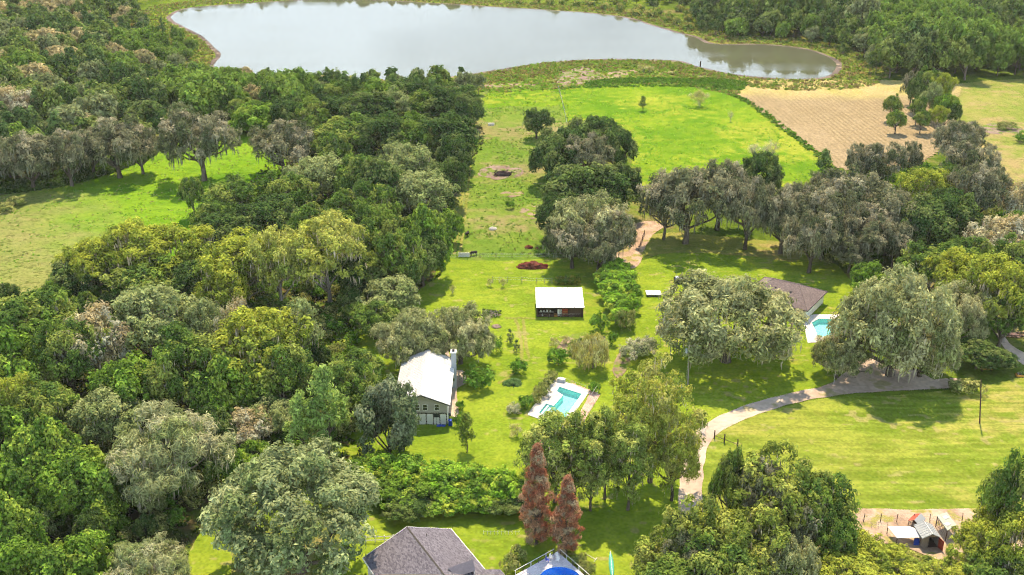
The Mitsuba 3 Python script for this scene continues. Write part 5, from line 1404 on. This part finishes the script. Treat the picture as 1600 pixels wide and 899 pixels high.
t_ = np.linspace(0, 2 * np.pi, 41)[:-1]
basin(rp_, [rc + 3.4 * np.array([math.cos(a), math.sin(a)]) for a in t_], 1.0, 'blue_water', 'blue_liner', ZD + .08)
rimp = Point(*rc).buffer(3.5, 20).difference(Point(*rc).buffer(3.36, 20))
add('rim', slab(rimp, ZD + .01, .12), 'white_metal', rp_)
for j, s in enumerate((1.0, 2.6, 4.2, 5.8, 7.4, 9.0)):
    for dv, lab in ((dv1, 'left'), (dv2, 'right')):
        q = np.array([ax, ay]) + dv * s + (dv1 + dv2 - dv) * .1
        add('rail_post', box(.1, .1, .95, (*q, ZD + .01)), 'white_paint' if j % 2 else 'trim_mat', rp_)
for dv in (dv1, dv2):
    q = np.array([ax, ay]) + (dv1 + dv2 - dv) * .1
    add('handrail', tube([(*(q + dv * .8), ZD + .98), (*(q + dv * 9.2), ZD + .98)], .05, 5), 'white_paint', rp_)


def patio_chair(label, u, v, rz, m='white_paint'):
    q = np.array([ax, ay]) + dv1 * u + dv2 * v
    M = frame(q[0], q[1], ZD + .01, rz)
    o = thing('patio_chair', label, 'chair', 'chairs on the round pool deck')
    add('seat', mv(box(.5, .5, .05, (0, 0, .42)), M), m, o)
    add('backrest', mv(box(.5, .05, .5, (0, .25, .47)), M), m, o)
    for a in (-.2, .2):
        for c3 in (-.2, .2):
            add('leg', mv(box(.05, .05, .41, (a, c3, .004)), M), m, o)


patio_chair('white patio chair at the far corner of the round pool deck', 1.0, 1.2, .4)
patio_chair('white patio chair left of the far corner chair', 2.0, .8, .9)
patio_chair('white patio chair nearest the round pool', 1.6, 2.0, -.3)
patio_chair('blue patio chair on the left side of the round pool deck', 2.9, .9, 1.2, 'blue_plastic')
cn = thing('canoe', 'upturned teal green canoe on the near lawn', 'canoe')
ca, cb = np.array(P(953.5, 864)), np.array(P(957, 905))
tt = np.linspace(0, 1, 15)
wid = .42 * np.sin(np.pi * np.clip(tt, .03, .97)) ** .55
sec = []
for t1, w_ in zip(tt, wid):
    c4 = ca + (cb - ca) * t1
    ang = np.linspace(0, np.pi, 9)
    sec.append(np.c_[c4[0] + w_ * np.cos(ang), np.full(9, c4[1]), .06 + .48 * (w_ / .42) ** .5 * np.sin(ang)])
sec = np.array(sec)
Fc = []
for i in range(14):
    for j in range(8):
        a = i * 9 + j
        Fc += [[a, a + 9, a + 1], [a + 1, a + 9, a + 10]]
hull = trimesh.Trimesh(sec.reshape(-1, 3), Fc, process=False)
add('hull', hull, 'teal_plastic', cn, smooth=True)
add('keel', tube([ca + [0, -.1, .5], (ca + cb) / 2 + [0, 0, .56], cb + [0, .1, .5]], .03, 5), 'white_paint', cn)
pp = thing('pipe_frame', 'thin white pipe frame lying on the near lawn', 'pipe frame')
add('pipe', tube([(*P(918, 868)[:2], .12), (*P(931, 875.5)[:2], .12)], .05, 5), 'white_paint', pp)
add('pipe', tube([(*P(928, 879)[:2], .12), (*P(933, 873)[:2], .2)], .05, 5), 'white_paint', pp)

# ---------------------------------------------------------------- sheds and coops in the sandy run


def mesh_panel(w_, h_, M, n=6):
    out = [mv(box(w_, .05, .06, (0, 0, 0)), M), mv(box(w_, .05, .06, (0, 0, h_ - .06)), M)]
    for i in range(n + 1):
        out.append(mv(box(.05, .04, h_ - .12, (-w_ / 2 + .03 + (w_ - .06) * i / n, 0, .06)), M))
    return cat(out)


gs = thing('garden_shed', 'small shed with a grey metal gable roof and open dark door', 'shed')
ra, rb = np.array(P(1444, 815, 2.9)), np.array(P(1457.5, 835, 2.9))
dd = unit((rb - ra)[:2])
nn = np.array([-dd[1], dd[0]])
if nn[0] < 0:
    nn = -nn
Ls = float(np.linalg.norm((rb - ra)[:2]))
ws = 1.35


def sq(u, v, z):
    return np.array([*(ra[:2] + dd * u + nn * v), z])


for s, lab in ((-1, 'left slope of grey roof'), (1, 'right slope of grey roof')):
    q = [sq(-.2, 0, 2.9), sq(Ls, 0, 2.9), sq(Ls, s * (ws + .25), 2.1), sq(-.2, s * (ws + .25), 2.1)]
    if np.cross(q[1] - q[0], q[3] - q[0])[2] < 0:
        q = q[::-1]
    k = add('roof', poly3(q, .06), 'shed_roof', gs, label=lab)
    for i in range(7):
        a, b_ = sq(i * Ls / 6.2, 0, 2.93), sq(i * Ls / 6.2, s * (ws + .22), 2.14)
        add('rib', tube([a, b_], .025, 4), 'shed_roof', k)
add('ridge_cap', tube([sq(-.2, 0, 2.92), sq(Ls, 0, 2.92)], .09, 6), 'white_metal', gs)
for s in (-1, 1):
    add('wall', poly3([sq(0, s * ws, .02), sq(Ls - .3, s * ws, .02), sq(Ls - .3, s * ws, 2.2), sq(0, s * ws, 2.2)], .06), 'grey_wood', gs)
add('wall', poly3([sq(0, -ws, .02), sq(0, ws, .02), sq(0, ws, 2.2), sq(0, 0, 2.85), sq(0, -ws, 2.2)], .06), 'grey_wood', gs)
add('wall', poly3([sq(Ls - .3, -ws, .02), sq(Ls - .3, -.3, .02), sq(Ls - .3, -.3, 2.1), sq(Ls - .3, -ws, 2.1)], .06), 'grey_wood', gs)
add('gable', poly3([sq(Ls - .3, -ws, 2.1), sq(Ls - .3, ws, 2.1), sq(Ls - .3, 0, 2.84)], .06), 'grey_wood', gs)
add('door', poly3([sq(Ls - .3, ws, .05), sq(Ls + .8, ws + .35, .05), sq(Ls + .8, ws + .35, 1.95), sq(Ls - .3, ws, 1.95)], .06), 'red_paint', gs, label='dark red open door')
add('floor', poly3([sq(0, -ws, .1), sq(Ls - .3, -ws, .1), sq(Ls - .3, ws, .1), sq(0, ws, .1)], .05), 'dark_wood', gs)
rc2 = thing('chicken_coop', 'small red-roofed chicken coop behind the grey shed', 'coop')
cx, cy, _ = P(1431, 821)
M = frame(cx, cy, .02, -.75)
for s, lab in ((-1, None), (1, None)):
    q = np.array([(s * 0, -1.3, 1.75), (0, 1.3, 1.75), (s * 1.0, 1.3, 1.15), (s * 1.0, -1.3, 1.15)])
    q = q if np.cross(q[1] - q[0], q[3] - q[0])[2] > 0 else q[::-1]
    add('roof', mv(poly3(q, .05), M), 'red_paint' if s < 0 else 'shed_roof', rc2)
for s in (-1, 1):
    add('wire_panel', mv(mesh_panel(2.5, 1.1, frame(s * .9, 0, 0, math.pi / 2)), M), 'grey_wood', rc2)
    add('wire_panel', mv(mesh_panel(1.7, 1.1, frame(0, s * 1.22, 0)), M), 'grey_wood', rc2)
add('nest_box', mv(box(1.4, .9, .7, (0, .6, .1)), M), 'dark_wood', rc2)
fc = thing('chicken_coop', 'raised coop with a pale green flat roof right of the grey shed', 'coop')
cq = [np.array(P(*p_, 2.3)) for p_ in ((1464, 806), (1479, 800), (1495, 821), (1480.5, 829))]
if np.cross(cq[1] - cq[0], cq[3] - cq[0])[2] < 0:
    cq = cq[::-1]
add('roof', poly3(cq, .07), 'pale_green_roof', fc)
for p_ in cq:
    pc = p_ * .93 + sum(cq) / 4 * .07
    add('post', box(.12, .12, 2.2, (pc[0], pc[1], .02)), 'dark_wood', fc)
cen = sum(cq) / 4
for a, b_ in zip(cq, cq[1:] + cq[:1]):
    a, b_ = a * .92 + cen * .08, b_ * .92 + cen * .08
    dd2 = (b_ - a)[:2]
    add('wire_panel', mesh_panel(float(np.linalg.norm(dd2)) - .2, 1.5, frame((a[0] + b_[0]) / 2, (a[1] + b_[1]) / 2, .6, math.atan2(dd2[1], dd2[0])), 7), 'grey_wood', fc)
for t1, t2, lab in ((.35, .3, 'white sheet at the far end of the pale green coop roof'), (.62, .7, 'white sheet at the near end of the pale green coop roof')):
    c5 = (cq[0] * (1 - t1) + cq[1] * t1) * (1 - t2) + (cq[3] * (1 - t1) + cq[2] * t1) * t2
    tag(add('roof_sheet', [box(1.0, .8, .04, (c5[0], c5[1], 2.31), .6), box(1.0, .06, .08, (c5[0] + .1, c5[1] - .3, 2.35), .6)], 'white_metal'), lab, 'sheet')
ln = thing('lean_to', 'low lean-to covered with white sheets left of the grey shed', 'lean-to')
lq = [np.array(P(*p_, z)) for p_, z in (((1387, 823), 1.5), ((1420, 822), 1.9), ((1436, 828), 1.9), ((1440, 840), 1.6), ((1402, 841), 1.4))]
if np.cross(lq[1] - lq[0], lq[3] - lq[0])[2] < 0:
    lq = lq[::-1]
add('roof', poly3(lq[:4], .04), 'white_metal', ln)
add('roof', poly3([lq[0] - [0, 0, .02], lq[3] - [0, 0, .02], lq[4]], .04), 'white_metal', ln)
for p_ in lq:
    add('post', box(.09, .09, max(.5, p_[2] - .12), (p_[0] * .97 + cen[0] * .03 * 0 + lq[0][0] * .03, p_[1] * .97 + lq[0][1] * .03, .02)), 'dark_wood', ln)
tq = [np.array([*P(x, y)[:2], z]) for x, y, z in ((1427, 850, 1.1), (1441, 850, 1.1), (1441, 853, .03), (1427, 853, .03))]
tag(add('tarp', poly3(tq if np.cross(tq[1] - tq[0], tq[3] - tq[0])[1] < 0 else tq[::-1], .03), 'blue_plastic'), 'dark blue tarp hanging under the white lean-to sheets', 'tarp')
kr = fence('wire_run', 'thin wire chicken run left of the white lean-to', [(1361, 826), (1372, 825), (1386, 824)], 1.2, (.3, .7, 1.1), .05, 'grey_wood', wr=.01)
# stump in the lake
st = thing('stump', 'dark post standing in the lake near the right bay', 'post')
sx, sy, _ = P(1094, 104)
add('post', tube([(sx, sy, -.2), (sx + .1, sy, 1.4), (sx, sy, 2.6)], [.35, .3, .25], 7), 'dark_wood', st)

# ---------------------------------------------------------------- the air between the camera and the far woods
scene['haze_bsdf'] = {'type': 'null'}
scene['haze'] = {'type': 'cube', 'to_world': T().translate([0, 1850, 54.5]).scale([3100, 2300, 56]), 'bsdf': {'type': 'ref', 'id': 'haze_bsdf'}, 'interior': {'type': 'ref', 'id': 'air'}}
tag('haze', 'thin bright summer haze over the land', 'haze', kind='stuff')
